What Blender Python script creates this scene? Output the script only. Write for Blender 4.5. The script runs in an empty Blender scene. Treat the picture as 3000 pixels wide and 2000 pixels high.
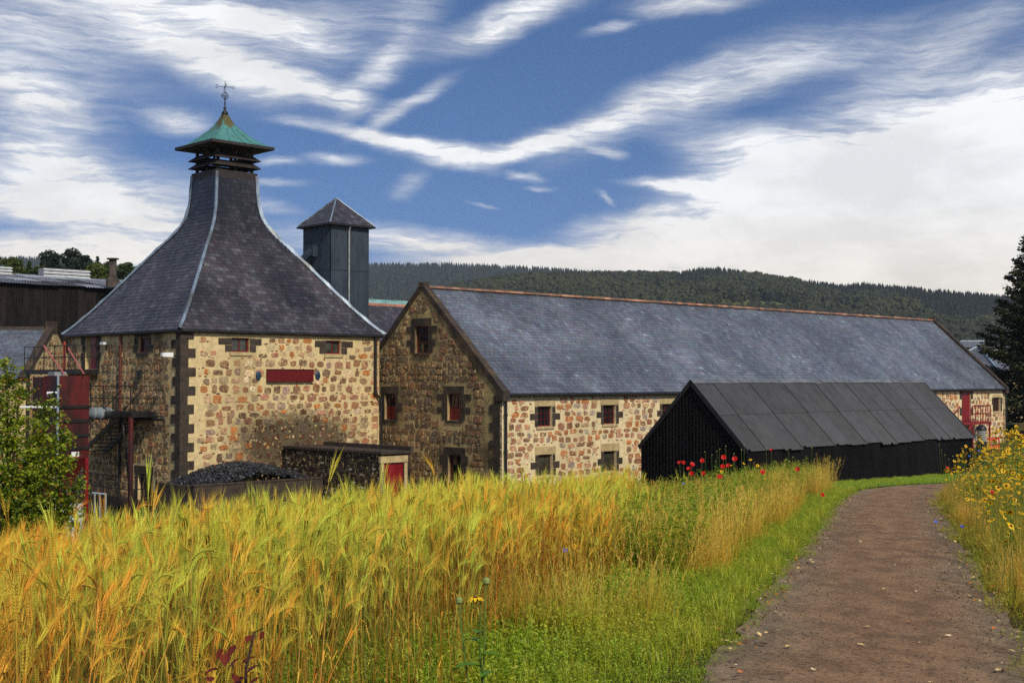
import bpy, math, random
import numpy as np
from mathutils import Vector, Matrix
random.seed(11); rng = np.random.default_rng(7)
R = math.radians
scene = bpy.context.scene
COL = scene.collection

# ---------------------------------------------------------------- camera
F = 3776.0; PITCH = 0.030
cam_d = bpy.data.cameras.new('camera'); cam = bpy.data.objects.new('camera', cam_d); COL.objects.link(cam)
cam_d.sensor_width = 36; cam_d.lens = F/3000*36; cam_d.clip_start = .1; cam_d.clip_end = 20000
cam.location = (0, 0, 0); cam.rotation_euler = (math.pi/2+PITCH, 0, 0)
scene.camera = cam
scene.render.engine = 'CYCLES'
scene.cycles.use_denoising = False; scene.cycles.sample_clamp_indirect = 4
scene.cycles.use_adaptive_sampling = True; scene.cycles.adaptive_threshold = .012; scene.cycles.adaptive_min_samples = 48
scene.cycles.max_bounces = 4; scene.cycles.diffuse_bounces = 2; scene.cycles.glossy_bounces = 2
scene.cycles.transmission_bounces = 3; scene.cycles.volume_bounces = 1; scene.cycles.transparent_max_bounces = 6
scene.cycles.use_light_tree = True
vs = scene.view_settings
vs.view_transform = 'Standard'; vs.look = 'None'; vs.gamma = 1; vs.exposure = 0.0; vs.use_curve_mapping = False

def ray(px, py):                      # direction of a photograph pixel, used to work out real positions
    x = (px-1500)/F; w = (1000-py)/F
    return Vector((x, math.cos(PITCH)-w*math.sin(PITCH), math.sin(PITCH)+w*math.cos(PITCH)))
def at(px, py, d):
    r = ray(px, py); return r*(d/r.y)

# ---------------------------------------------------------------- sun and sky
SUN_EL = 40; SUN_DIR = Vector((.52, -.854, 0)).normalized()
sun_d = bpy.data.lights.new('sun', 'SUN'); sun = bpy.data.objects.new('sun', sun_d); COL.objects.link(sun)
sun_d.energy = 3.5; sun_d.angle = R(4); sun_d.color = (1, .93, .80)
to_sun = Vector((SUN_DIR.x*math.cos(R(SUN_EL)), SUN_DIR.y*math.cos(R(SUN_EL)), math.sin(R(SUN_EL))))
sun.rotation_euler = to_sun.to_track_quat('Z', 'Y').to_euler()
sun.location = (0, 0, 60)

class NT:
    def __init__(s, tree): s.t = tree; tree.nodes.clear()
    def n(s, typ, inp=None, **kw):
        nd = s.t.nodes.new(typ)
        for k, v in kw.items(): setattr(nd, k, v)
        if inp:
            for k, v in inp.items(): s.set(nd, k, v)
        return nd
    def set(s, nd, k, v):
        sock = nd.inputs[k]
        if isinstance(v, bpy.types.Node): v = v.outputs[0]
        if isinstance(v, bpy.types.NodeSocket): s.t.links.new(v, sock)
        else:
            if isinstance(v, (tuple, list)) and len(v) == 3 and sock.type == 'RGBA': v = (*v, 1)
            sock.default_value = v
    def math(s, op, a, b=0.0, c=None, clamp=False):
        i = {0: a, 1: b}
        if c is not None: i[2] = c
        return s.n('ShaderNodeMath', i, operation=op, use_clamp=clamp).outputs[0]
    def mix(s, f, a, b, mode='MIX'):
        nd = s.n('ShaderNodeMix', data_type='RGBA', blend_type=mode)
        for k, v in ((0, f), (6, a), (7, b)): s.set(nd, k, v)
        return nd.outputs[2]
    def noise(s, vec, scale, detail=4, rough=.55, dist=0):
        return s.n('ShaderNodeTexNoise', {'Vector': vec, 'Scale': scale, 'Detail': detail, 'Roughness': rough, 'Distortion': dist})
    def ramp(s, f, stops, interp='LINEAR'):
        nd = s.n('ShaderNodeValToRGB', {0: f}); cr = nd.color_ramp; cr.interpolation = interp
        while len(cr.elements) < len(stops): cr.elements.new(.5)
        for e, (p, c) in zip(cr.elements, stops):
            e.position = p; e.color = (*c, 1) if len(c) == 3 else c
        return nd.outputs[0]
    def smooth(s, v, a, b, lo=0., hi=1.):
        return s.n('ShaderNodeMapRange', {0: v, 1: a, 2: b, 3: lo, 4: hi}, interpolation_type='SMOOTHSTEP').outputs[0]
    def vmul(s, v, k):
        return s.n('ShaderNodeVectorMath', {0: v, 1: k}, operation='MULTIPLY').outputs[0]

world = bpy.data.worlds.new('World'); scene.world = world; world.use_nodes = True
def build_sky():
    t = NT(world.node_tree)
    gen = t.n('ShaderNodeTexCoord').outputs['Generated']
    sep = t.n('ShaderNodeSeparateXYZ', {0: gen})
    X, Y, Z = sep.outputs
    az = t.math('ARCTAN2', X, Y); el = t.math('ARCSINE', Z)
    # the clear sky, read a little higher up than the line of sight, as deep blue as after rain
    up = t.n('ShaderNodeCombineXYZ', {0: X, 1: Y, 2: t.math('ADD', t.math('MULTIPLY', Z, 1.3), .22)})
    sky = t.n('ShaderNodeTexSky', {'Vector': t.n('ShaderNodeVectorMath', {0: up}, operation='NORMALIZE')}, sky_type='NISHITA', sun_disc=False,
              sun_elevation=R(SUN_EL), sun_rotation=math.atan2(SUN_DIR.x, SUN_DIR.y), air_density=1.0, dust_density=.4, ozone_density=2.0)
    blue = t.n('ShaderNodeHueSaturation', {'Hue': .508, 'Saturation': 1.22, 'Value': .80, 'Color': sky.outputs[0]}).outputs[0]
    # clouds: wind-drawn cirrus given as streaks in azimuth and elevation
    co = t.n('ShaderNodeCombineXYZ', {0: az, 1: el, 2: 0.})
    w1 = t.noise(co, 6, 4, .55); w2 = t.noise(t.vmul(co, (.5, 1., 1.)), 40, 4, .65)
    def cen(nd, k):
        return t.vmul(t.n('ShaderNodeVectorMath', {0: nd.outputs['Color'], 1: (.5, .5, .5)}, operation='SUBTRACT').outputs[0], k)
    wv = t.n('ShaderNodeVectorMath', {0: co, 1: cen(w1, (.055, .034, 0))}, operation='ADD').outputs[0]
    wv = t.n('ShaderNodeVectorMath', {0: wv, 1: cen(w2, (.022, .009, 0))}, operation='ADD').outputs[0]
    strokes = [  # x, y, half length, half width (in the 2352 px view), rise angle, weight
        (300, 40, 430, 95, 0, .62), (90, 150, 240, 110, -15, .50), (70, 240, 170, 62, -22, .75),
        (470, 155, 210, 50, -22, .75), (690, 212, 190, 34, -10, .98), (850, 185, 120, 40, 48, .62), (700, 105, 300, 105, 22, .40), (480, 40, 260, 40, -8, .8),
        (1120, 62, 170, 44, 20, .72), (1250, 15, 160, 40, 22, .45), (1395, 60, 62, 14, 14, .62), (1570, 8, 140, 24, 0, .72), (935, 60, 120, 60, 60, .30),
        (400, 282, 80, 26, -4, .80), (180, 425, 330, 70, -4, 1.), (60, 330, 160, 46, -14, .7), (250, 500, 330, 34, 0, .50), (220, 575, 420, 52, 2, 1.3), (150, 470, 300, 40, -3, .8),
        (690, 292, 90, 14, -5, .52), (640, 380, 50, 12, -5, .5), (770, 376, 80, 15, -3, .72), (650, 480, 70, 16, -10, .42), (640, 427, 80, 10, -3, .35),
        (930, 250, 140, 22, 32, .66), (850, 318, 120, 20, -15, .86), (985, 356, 150, 27, -11, 1.), (1160, 358, 170, 24, 8, .92), (1290, 320, 170, 30, 16, .75),
        (1450, 262, 230, 56, 28, .55), (1660, 180, 260, 66, 20, .50), (1930, 125, 360, 60, 12, .46), (2200, 110, 260, 50, 22, .42),
        (2020, 330, 520, 120, 17, .82), (2230, 470, 460, 190, 5, 1.4), (2150, 600, 620, 130, 0, 1.2), (2330, 300, 260, 120, 20, .6), (1830, 395, 300, 66, -18, .85), (1580, 432, 140, 17, -4, .95), (1740, 445, 190, 34, -4, .9),
        (960, 560, 280, 34, -4, .98), (1250, 600, 420, 30, 3, .95), (1520, 545, 360, 46, 8, .9), (1460, 500, 160, 20, 8, .7),
        (935, 437, 48, 26, 30, .55), (1215, 417, 44, 11, -18, .55), (1405, 356, 46, 12, -10, .6), (1390, 456, 26, 8, -40, .45), (1100, 467, 40, 5, -10, .4), (1245, 443, 40, 6, -8, .4),
        (1900, 620, 560, 70, 0, 1.1)]
    tot = None
    for (x, y, L, W, ang, wt) in strokes:
        r = ray(x*1.27551, y*1.27551); r.normalize()
        k = 1.27551/F
        m = t.n('ShaderNodeMapping', {'Vector': wv, 'Location': (math.atan2(r.x, r.y), math.asin(r.z), 0), 'Rotation': (0, 0, R(ang)), 'Scale': (L*k, W*k, 1)}, vector_type='TEXTURE')
        ln = t.n('ShaderNodeVectorMath', {0: m}, operation='LENGTH').outputs['Value']
        v = t.smooth(ln, 1.5, 0., 0, wt)
        tot = v if tot is None else t.math('ADD', tot, v)
    # the same kind of cloud goes on all round the sky beyond the streaks given one by one
    far = t.math('MAXIMUM', t.smooth(t.math('ABSOLUTE', az), .42, .60), t.smooth(el, .27, .40))
    gv = t.n('ShaderNodeMapping', {'Vector': wv, 'Rotation': (0, 0, R(-15)), 'Scale': (1.2, 4.2, 1)})
    g = t.smooth(t.noise(gv, 2.6, 5, .55, .4).outputs[0], .44, .68, 0, .9)
    tot = t.math('ADD', tot, t.math('MULTIPLY', g, far))
    # fine fibres along the wind
    def fib(rot, sx, sy, sc, det=6):
        fm = t.n('ShaderNodeMapping', {'Vector': wv, 'Rotation': (0, 0, R(rot)), 'Scale': (sx, sy, 1)})
        return t.noise(fm, sc, det, .62, .5).outputs[0]
    fb = t.math('ADD', t.math('MULTIPLY', fib(-18, 1.6, 14, 7, 8), .62), t.math('MULTIPLY', fib(8, 2.4, 16, 15, 7), .38))
    fb = t.smooth(fb, .30, .70, .48, 1.36)
    dens = t.math('POWER', t.math('MINIMUM', t.math('MULTIPLY', t.math('MULTIPLY', tot, fb), 1.05), 1.), 1.35)
    hz = t.smooth(el, .085, .0, 0, .85)                          # thick low cloud along the horizon
    dens = t.math('MAXIMUM', dens, t.math('MULTIPLY', hz, t.smooth(fb, .2, 1.1, .75, 1.)))
    warm = t.smooth(el, .16, .02)
    ccol = t.mix(warm, (.84, .85, .86), (.95, .855, .72))
    shade = t.smooth(t.noise(t.vmul(wv, (1, 2.5, 1)), 9, 4, .55).outputs[0], .35, .65, .86, 1.04)
    ccol = t.mix(1.0, ccol, t.n('ShaderNodeCombineColor', {0: shade, 1: shade, 2: shade}).outputs[0], 'MULTIPLY')
    bg1 = t.n('ShaderNodeBackground', {'Color': blue, 'Strength': .15})
    bg2 = t.n('ShaderNodeBackground', {'Color': ccol, 'Strength': 1.2})
    mx = t.n('ShaderNodeMixShader', {0: t.math('MULTIPLY', dens, .97), 1: bg1, 2: bg2})
    t.n('ShaderNodeOutputWorld', {0: mx})
build_sky()
world.cycles.sampling_method = 'NONE'
from mathutils import noise as mnoise

# ---------------------------------------------------------------- colours and materials
def lin(c):
    return tuple(((x/255)/12.92 if x/255 <= .04045 else ((x/255+.055)/1.055)**2.4) for x in c)

def pmat(name, col=(.5, .5, .5), rough=.75, var=.25, scale=3., bump=.25, bscale=30., metal=0., spec=.4, src=None, col2=None, c2scale=1.2, c2lo=.45, c2hi=.62,
         trans=0., stretch=(1, 1, 1), coat=0.):
    m = bpy.data.materials.new(name); m.use_nodes = True
    t = NT(m.node_tree)
    pos = t.n('ShaderNodeNewGeometry').outputs['Position']
    p = t.vmul(pos, stretch)
    if src == 'obj': base = t.n('ShaderNodeObjectInfo').outputs['Color']
    elif src == 'attr': base = t.n('ShaderNodeAttribute', attribute_name='Col').outputs['Color']
    else: base = t.n('ShaderNodeRGB').outputs[0]; base.default_value = (*col, 1)
    if col2 is not None:
        base = t.mix(t.smooth(t.noise(p, c2scale, 5, .6).outputs[0], c2lo, c2hi), base, (*col2, 1))
    nz = t.noise(p, scale, 6, .6).outputs[0]
    k = t.smooth(nz, .25, .75, 1-var, 1+var)
    base = t.mix(1., base, t.n('ShaderNodeCombineColor', {0: k, 1: k, 2: k}).outputs[0], 'MULTIPLY')
    b = t.n('ShaderNodeBsdfPrincipled', {'Base Color': base, 'Roughness': t.smooth(nz, .3, .7, max(.03, rough-.08), min(1, rough+.08)), 'Metallic': metal, 'Specular IOR Level': spec, 'Coat Weight': coat})
    if bump:
        bn = t.noise(pos, bscale, 5, .65).outputs[0]
        t.set(b, 'Normal', t.n('ShaderNodeBump', {'Height': bn, 'Strength': bump, 'Distance': .05}))
    out = b
    if trans:
        tr = t.n('ShaderNodeBsdfTranslucent', {'Color': base})
        out = t.n('ShaderNodeMixShader', {0: trans, 1: b, 2: tr})
    t.n('ShaderNodeOutputMaterial', {0: out})
    return m

def stain_mat(name, col, dirt, rough=.9, dscale=.35, lo=.45, hi=.7, streak=(1, 1, .35), bump=.6, specks=True, dmax=.8, soot=None):
    m = bpy.data.materials.new(name); m.use_nodes = True; t = NT(m.node_tree)
    pos = t.n('ShaderNodeNewGeometry').outputs['Position']
    n1 = t.noise(t.vmul(pos, streak), dscale, 6, .62).outputs[0]
    n2 = t.noise(pos, 5, 6, .7).outputs[0]
    f = t.smooth(t.math('ADD', n1, t.math('MULTIPLY', t.math('SUBTRACT', n2, .5), .35)), lo, hi, 0, dmax)
    c = t.mix(f, (*col, 1), (*dirt, 1))
    k = t.smooth(n2, .3, .7, .78, 1.15)
    c = t.mix(1., c, t.n('ShaderNodeCombineColor', {0: k, 1: k, 2: k}).outputs[0], 'MULTIPLY')
    if specks:
        sp = t.smooth(t.noise(t.vmul(pos, (1, 1, 2.6)), 9, 4, .7).outputs[0], .64, .70, 0, .75)
        c = t.mix(sp, c, (*[x*.25 for x in dirt], 1))
    if soot is not None:
        dv = t.n('ShaderNodeVectorMath', {0: pos, 1: tuple(soot)}, operation='SUBTRACT').outputs[0]
        dl = t.n('ShaderNodeVectorMath', {0: t.vmul(dv, (1/3.6, 1/3.6, 1/1.6))}, operation='LENGTH').outputs['Value']
        sf = t.smooth(t.math('ADD', dl, t.math('MULTIPLY', t.math('SUBTRACT', n2, .5), .7)), 1.2, .55, 0, .85)
        c = t.mix(sf, c, (*lin((38, 31, 24)), 1))
    b = t.n('ShaderNodeBsdfPrincipled', {'Base Color': c, 'Roughness': rough, 'Specular IOR Level': .25})
    h = t.math('ADD', n2, t.math('MULTIPLY', t.noise(pos, 28, 5, .7).outputs[0], .7))
    t.set(b, 'Normal', t.n('ShaderNodeBump', {'Height': h, 'Strength': bump, 'Distance': .06}))
    t.n('ShaderNodeOutputMaterial', {0: b}); return m

MT = {}
for src in ('obj', 'attr'):
    MT['stone_'+src] = pmat('stone_'+src, rough=.85, var=.45, scale=9, bump=.6, bscale=26, src=src, spec=.2, col2=lin((196, 172, 122)), c2scale=6.5, c2lo=.54, c2hi=.68)
    MT['slate_'+src] = pmat('slate_'+src, rough=.36, var=.28, scale=.55, bump=.15, bscale=26, src=src, spec=.6, stretch=(1, 1, .35))
    MT['sheet_'+src] = pmat('sheet_'+src, rough=.5, var=.35, scale=2.5, bump=.1, bscale=14, src=src, spec=.45, stretch=(1, 1, .3))
    MT['plain_'+src] = pmat('plain_'+src, rough=.8, var=.2, scale=5, bump=.2, bscale=40, src=src, spec=.3)
MT['mortar_light'] = stain_mat('mortar_light', lin((212, 188, 138)), lin((120, 96, 60)), dscale=.42, lo=.50, hi=.76, dmax=.75)
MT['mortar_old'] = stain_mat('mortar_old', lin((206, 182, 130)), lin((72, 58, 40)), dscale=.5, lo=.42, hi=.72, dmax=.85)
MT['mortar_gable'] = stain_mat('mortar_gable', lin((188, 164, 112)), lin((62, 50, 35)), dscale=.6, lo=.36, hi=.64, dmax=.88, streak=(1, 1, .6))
for s_ in ('obj', 'attr'): MT['blackwall_'+s_] = pmat('blackwall_'+s_, rough=.8, var=.5, scale=3, bump=.1, bscale=14, src=s_, spec=.12, stretch=(1, 1, .15))
MT['mortar_barn'] = stain_mat('mortar_barn', lin((222, 202, 156)), lin((150, 122, 80)), dscale=.5, lo=.56, hi=.8, dmax=.6)
MT['dressed_dark'] = pmat('dressed_dark', lin((66, 56, 47)), .85, .45, 4, .5, 26, spec=.25)
MT['coping'] = pmat('coping', lin((60, 51, 45)), .85, .4, 3, .5, 20, spec=.25, col2=lin((78, 64, 50)))
MT['lintel'] = pmat('lintel', lin((178, 156, 112)), .85, .25, 4, .4, 26, spec=.25)
MT['red_paint'] = pmat('red_paint', lin((122, 18, 22)), .42, .25, 2.5, .08, 20, spec=.5)
MT['sign_red'] = pmat('sign_red', lin((96, 14, 14)), .45, .06, 1, 0, spec=.4)
MT['red_dark'] = pmat('red_dark', lin((84, 17, 15)), .55, .35, 2, .15, 16, col2=lin((46, 16, 12)), c2scale=.9, stretch=(1, 1, .4))
MT['window_frame'] = pmat('window_frame', lin((96, 22, 24)), .5, .25, 4, .1)
MT['frame_old'] = pmat('frame_old', lin((74, 52, 42)), .6, .3, 4, .1)
MT['glass'] = pmat('glass', (.012, .013, .014), .08, .2, 3, .03, 5, spec=.6)
MT['glass_lit'] = pmat('glass_lit', (.05, .05, .035), .1, .6, 2.5, .03, 5, spec=.6)
MT['black_metal'] = pmat('black_metal', lin((30, 28, 27)), .45, .3, 3, .1, 20, spec=.4)
MT['deck'] = pmat('deck', (.01, .0095, .009), .8, .3, 1, .2)
MT['lead'] = pmat('lead', lin((126, 140, 152)), .45, .35, 2.2, .15, 14, metal=.25, spec=.5, col2=lin((92, 92, 84)), c2scale=.8, c2lo=.5, c2hi=.7)
MT['galv'] = pmat('galv', lin((158, 172, 180)), .35, .2, 3, .08, 20, metal=.5)
MT['galv_dull'] = pmat('galv_dull', lin((150, 152, 150)), .5, .25, 3, .08, 20, metal=.2)
MT['white'] = pmat('white', lin((228, 228, 224)), .4, .08, 3, .03)
MT['rust_pipe'] = pmat('rust_pipe', lin((94, 44, 30)), .6, .3, 4, .1)
MT['pink_rail'] = pmat('pink_rail', lin((166, 92, 86)), .5, .2, 3, .05)
MT['orange_pipe'] = pmat('orange_pipe', lin((150, 58, 30)), .5, .2, 3, .05)
MT['tower_wall'] = pmat('tower_wall', lin((40, 52, 62)), .5, .3, 1.2, .1, 10, stretch=(1, 1, .3))
MT['concrete'] = pmat('concrete', lin((84, 75, 64)), .9, .3, 1.6, .4, 18, col2=lin((46, 39, 32)), c2scale=.8)
MT['lamp_blue'] = pmat('lamp_blue', lin((38, 62, 82)), .35, .12, 3, 0, spec=.5)
MT['cupola'] = pmat('cupola', lin((46, 39, 34)), .6, .3, 3, .2, 20)
MT['iron'] = pmat('iron', lin((36, 34, 34)), .5, .2, 8, .05)
MT['coal'] = pmat('coal', (.012, .012, .014), .45, .4, 9, .3, 30, spec=.5)
MT['green_sheet'] = pmat('green_sheet', lin((128, 168, 160)), .5, .2, 2, .05)
MT['green_bin'] = pmat('green_bin', lin((22, 92, 48)), .5, .1, 2, 0)
MT['brick_red'] = pmat('brick_red', lin((112, 62, 44)), .85, .4, 9, .4, 30)
MT['bark'] = pmat('bark', lin((66, 50, 36)), .9, .4, 9, .6, 24)
MT['barrier'] = pmat('barrier', lin((226, 62, 62)), .5, .1, 3, 0)
MT['cream_glass'] = pmat('cream_glass', lin((214, 200, 150)), .3, .15, 6, 0, spec=.5)

def leafmat(name, c1, c2, trans=.35, rough=.55, scale=1.4):
    m = bpy.data.materials.new(name); m.use_nodes = True; t = NT(m.node_tree)
    g = t.n('ShaderNodeNewGeometry')
    f = t.math('ADD', t.math('MULTIPLY', t.noise(g.outputs['Position'], scale, 3).outputs[0], .9), t.math('MULTIPLY', g.outputs['Random Per Island'], .6))
    c = t.mix(t.smooth(f, .4, 1.1), (*c1, 1), (*c2, 1))
    b = t.n('ShaderNodeBsdfPrincipled', {'Base Color': c, 'Roughness': rough, 'Specular IOR Level': .35})
    tr = t.n('ShaderNodeBsdfTranslucent', {'Color': c})
    t.n('ShaderNodeOutputMaterial', {0: t.n('ShaderNodeMixShader', {0: trans, 1: b, 2: tr})})
    return m
def plantmat(name, gold, green, trans=.35, rough=.5):
    """colour by the part of the plant (attribute Col: r = share of tip colour) and by the plant's own ripeness (instance attribute tint)"""
    m = bpy.data.materials.new(name); m.use_nodes = True; t = NT(m.node_tree)
    a = t.n('ShaderNodeAttribute', attribute_name='Col').outputs['Color']
    tint = t.n('ShaderNodeAttribute', attribute_name='tint', attribute_type='INSTANCER').outputs['Fac']
    part = t.n('ShaderNodeSeparateColor', {0: a})
    lo = t.mix(part.outputs[0], (*gold[0], 1), (*gold[1], 1)); hi = t.mix(part.outputs[0], (*green[0], 1), (*green[1], 1))
    c = t.mix(t.math('ADD', tint, t.math('MULTIPLY', t.math('SUBTRACT', part.outputs[1], .5), .6), clamp=True), lo, hi)
    rnd = t.smooth(part.outputs[2], 0, 1, .6, 1.35)
    c = t.mix(1., c, t.n('ShaderNodeCombineColor', {0: rnd, 1: rnd, 2: rnd}).outputs[0], 'MULTIPLY')
    b = t.n('ShaderNodeBsdfPrincipled', {'Base Color': c, 'Roughness': rough, 'Specular IOR Level': .4})
    tr = t.n('ShaderNodeBsdfTranslucent', {'Color': c})
    t.n('ShaderNodeOutputMaterial', {0: t.n('ShaderNodeMixShader', {0: trans, 1: b, 2: tr})})
    return m

# ---------------------------------------------------------------- mesh and object helpers
WL = {}                                 # world place of every object that can be a parent (none is turned)
def tag(o, label=None, cat=None, group=None, kind=None):
    if label: o['label'] = label
    if cat: o['category'] = cat
    if group: o['group'] = group
    if kind: o['kind'] = kind
    return o
def link(o, parent, loc):
    COL.objects.link(o)
    WL[o.name] = Vector(loc)
    if parent is not None:
        o.parent = parent; o.location = Vector(loc)-WL[parent.name]
    else: o.location = loc
    return o
def thing(name, label, cat, loc, group=None):
    o = bpy.data.objects.new(name, None); o.empty_display_size = .3
    link(o, None, loc); return tag(o, label, cat, group)

class MB:
    def __init__(s): s.v = []; s.f = []; s.c = []
    def add(s, vs_, fs, col=None):
        b = len(s.v); s.v += [tuple(p) for p in vs_]; s.f += [tuple(i+b for i in f) for f in fs]
        if col is not None: s.c += [col]*len(vs_)
        return s
    def box(s, o, ax, ay, az, x0, x1, y0, y1, z0, z1):
        o, ax, ay, az = Vector(o), Vector(ax), Vector(ay), Vector(az)
        P = [o+ax*x+ay*y+az*z for z in (z0, z1) for y in (y0, y1) for x in (x0, x1)]
        s.add(P, [(0, 2, 3, 1), (4, 5, 7, 6), (0, 1, 5, 4), (2, 6, 7, 3), (0, 4, 6, 2), (1, 3, 7, 5)]); return s
    def wbox(s, x0, x1, y0, y1, z0, z1): return s.box((0, 0, 0), (1, 0, 0), (0, 1, 0), (0, 0, 1), x0, x1, y0, y1, z0, z1)
    def tube(s, pts, r, seg=8, cap=True, col=None):
        pts = [Vector(p) for p in pts]; rings = []
        rr = r if isinstance(r, (list, tuple)) else [r]*len(pts)
        for i, p in enumerate(pts):
            d = (pts[min(i+1, len(pts)-1)]-pts[max(i-1, 0)]).normalized()
            a = d.cross(Vector((0, 0, 1)) if abs(d.z) < .9 else Vector((1, 0, 0))).normalized(); b = d.cross(a)
            rings.append([p+(a*math.cos(2*math.pi*k/seg)+b*math.sin(2*math.pi*k/seg))*rr[i] for k in range(seg)])
        fs = []
        for i in range(len(pts)-1):
            for k in range(seg):
                k2 = (k+1) % seg; fs.append((i*seg+k, i*seg+k2, (i+1)*seg+k2, (i+1)*seg+k))
        if cap: fs += [tuple(range(seg)), tuple(range((len(pts)-1)*seg, len(pts)*seg))]
        s.add([p for q in rings for p in q], fs, col); return s
    def lathe(s, o, prof, seg=12, ax=(0, 0, 1)):
        o = Vector(o); z = Vector(ax).normalized(); x = z.cross(Vector((0, 1, 0)) if abs(z.y) < .9 else Vector((1, 0, 0))).normalized(); y = z.cross(x)
        vs_ = [o+z*h+(x*math.cos(2*math.pi*k/seg)+y*math.sin(2*math.pi*k/seg))*r for r, h in prof for k in range(seg)]
        fs = [(i*seg+k, i*seg+(k+1) % seg, (i+1)*seg+(k+1) % seg, (i+1)*seg+k) for i in range(len(prof)-1) for k in range(seg)]
        s.add(vs_, fs); return s
    def loft4(s, C, u_, v_, prof, cap=True):          # square rings: prof = (half width, z)
        C = Vector(C)
        vs_ = []; kz = Vector(u_).length
        for h, z in prof: vs_ += [C+u_*(h*a)+v_*(h*b)+Vector((0, 0, z*kz)) for a, b in ((-1, -1), (1, -1), (1, 1), (-1, 1))]
        fs = [(i*4+k, i*4+(k+1) % 4, i*4+4+(k+1) % 4, i*4+4+k) for i in range(len(prof)-1) for k in range(4)]
        if cap: fs += [(3, 2, 1, 0), tuple(len(prof)*4-4+k for k in range(4))]
        s.add(vs_, fs); return s
    def mesh(s, name, m, off=Vector((0, 0, 0)), smooth=False):
        me = bpy.data.meshes.new(name)
        V = np.array(s.v, dtype=np.float64)-np.array(off)
        me.from_pydata(V.tolist(), [], s.f)
        if s.c:
            a = me.color_attributes.new('Col', 'FLOAT_COLOR', 'POINT')
            C = np.ones((len(s.v), 4), np.float32); C[:, :3] = np.array(s.c, np.float32)[:, :3]; a.data.foreach_set('color', C.ravel())
        if m: me.materials.append(m)
        if smooth: me.polygons.foreach_set('use_smooth', [True]*len(me.polygons))
        me.update(); return me
    def build(s, name, m, parent=None, smooth=False):
        V = np.array(s.v); c = (V.min(0)+V.max(0))/2; c[2] = V[:, 2].min()
        c = Vector(c)
        o = bpy.data.objects.new(name, s.mesh(name, m, c, smooth))
        return link(o, parent, c)

def np_mesh(name, V, Fc, m, attr=None, flat=True):
    """quick mesh from arrays (all faces with the same number of corners)"""
    me = bpy.data.meshes.new(name); n = len(V); k = Fc.shape[1]
    me.vertices.add(n); me.vertices.foreach_set('co', np.asarray(V, np.float32).ravel())
    me.loops.add(Fc.size); me.loops.foreach_set('vertex_index', Fc.astype(np.int32).ravel())
    me.polygons.add(len(Fc)); me.polygons.foreach_set('loop_start', np.arange(0, Fc.size, k, dtype=np.int32)); me.polygons.foreach_set('loop_total', np.full(len(Fc), k, np.int32))
    if attr is not None:
        a = me.color_attributes.new('Col', 'FLOAT_COLOR', 'POINT'); C = np.ones((n, 4), np.float32); C[:, :3] = attr; a.data.foreach_set('color', C.ravel())
    if m: me.materials.append(m)
    me.update(); me.validate()
    if flat: me.shade_flat()
    return me

# unit pieces ------------------------------------------------------
def unit_stone(seed):
    r = random.Random(seed); n = 10
    ang = [R(a+r.uniform(-9, 9)) for a in (0, 32, 58, 90, 130, 150, 205, 236, 300, 326)]
    sq = r.uniform(.62, .95)
    def rad(a):
        c, s_ = abs(math.cos(a)), abs(math.sin(a)); e = 2/(1-sq*.72)
        return .5*(c**e+s_**e)**(-1/e)
    o = [(rad(a)*math.cos(a)*r.uniform(.84, 1.06), rad(a)*math.sin(a)*r.uniform(.84, 1.06)) for a in ang]
    v = [(x, -.6, z) for x, z in o]+[(x*.99, .45, z*.99) for x, z in o]+[(x*r.uniform(.78, .9), 1+r.uniform(-.25, .25), z*r.uniform(.78, .9)) for x, z in o]+[(r.uniform(-.1, .1), 1.0, r.uniform(-.1, .1))]
    f = []
    for k in range(n):
        k2 = (k+1) % n
        f += [(k, k2, n+k2), (k, n+k2, n+k), (n+k, n+k2, 2*n+k2), (n+k, 2*n+k2, 2*n+k), (2*n+k, 2*n+k2, 3*n)]
    return np.array(v), [tuple(reversed(t)) for t in f]
STONES = [unit_stone(i) for i in range(14)]
SLATE = (np.array([(-.5, 0, 0), (.5, 0, 0), (.5, 1, -.006), (-.5, 1, -.006), (-.5, 0, .018), (.5, 0, .018), (.5, 1, .006), (-.5, 1, .006)]),
         [(4, 5, 6), (4, 6, 7), (0, 1, 5), (0, 5, 4), (1, 2, 6), (1, 6, 5), (3, 0, 4), (3, 4, 7), (0, 2, 1), (0, 3, 2), (2, 3, 7), (2, 7, 6)])
BLOCK = (np.array([(-.5, -.5, -.5), (.5, -.5, -.5), (.5, .5, -.5), (-.5, .5, -.5), (-.46, -.46, .5), (.46, -.46, .5), (.46, .46, .5), (-.46, .46, .5)]),
         [(4, 5, 6), (4, 6, 7), (0, 1, 5), (0, 5, 4), (1, 2, 6), (1, 6, 5), (2, 3, 7), (2, 7, 6), (3, 0, 4), (3, 4, 7), (0, 2, 1), (0, 3, 2)])
_um = {}
def unit_mesh(key, unit, m):
    if key not in _um: _um[key] = np_mesh(key, unit[0], np.array(unit[1]), m)
    return _um[key]
def frame_matrix(p, ax, ay, az, sx, sy, sz):
    ax, ay, az = Vector(ax), Vector(ay), Vector(az)
    m = Matrix.Identity(4)
    for i in range(3):
        m[i][0] = ax[i]*sx; m[i][1] = ay[i]*sy; m[i][2] = az[i]*sz; m[i][3] = p[i]
    return m
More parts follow.
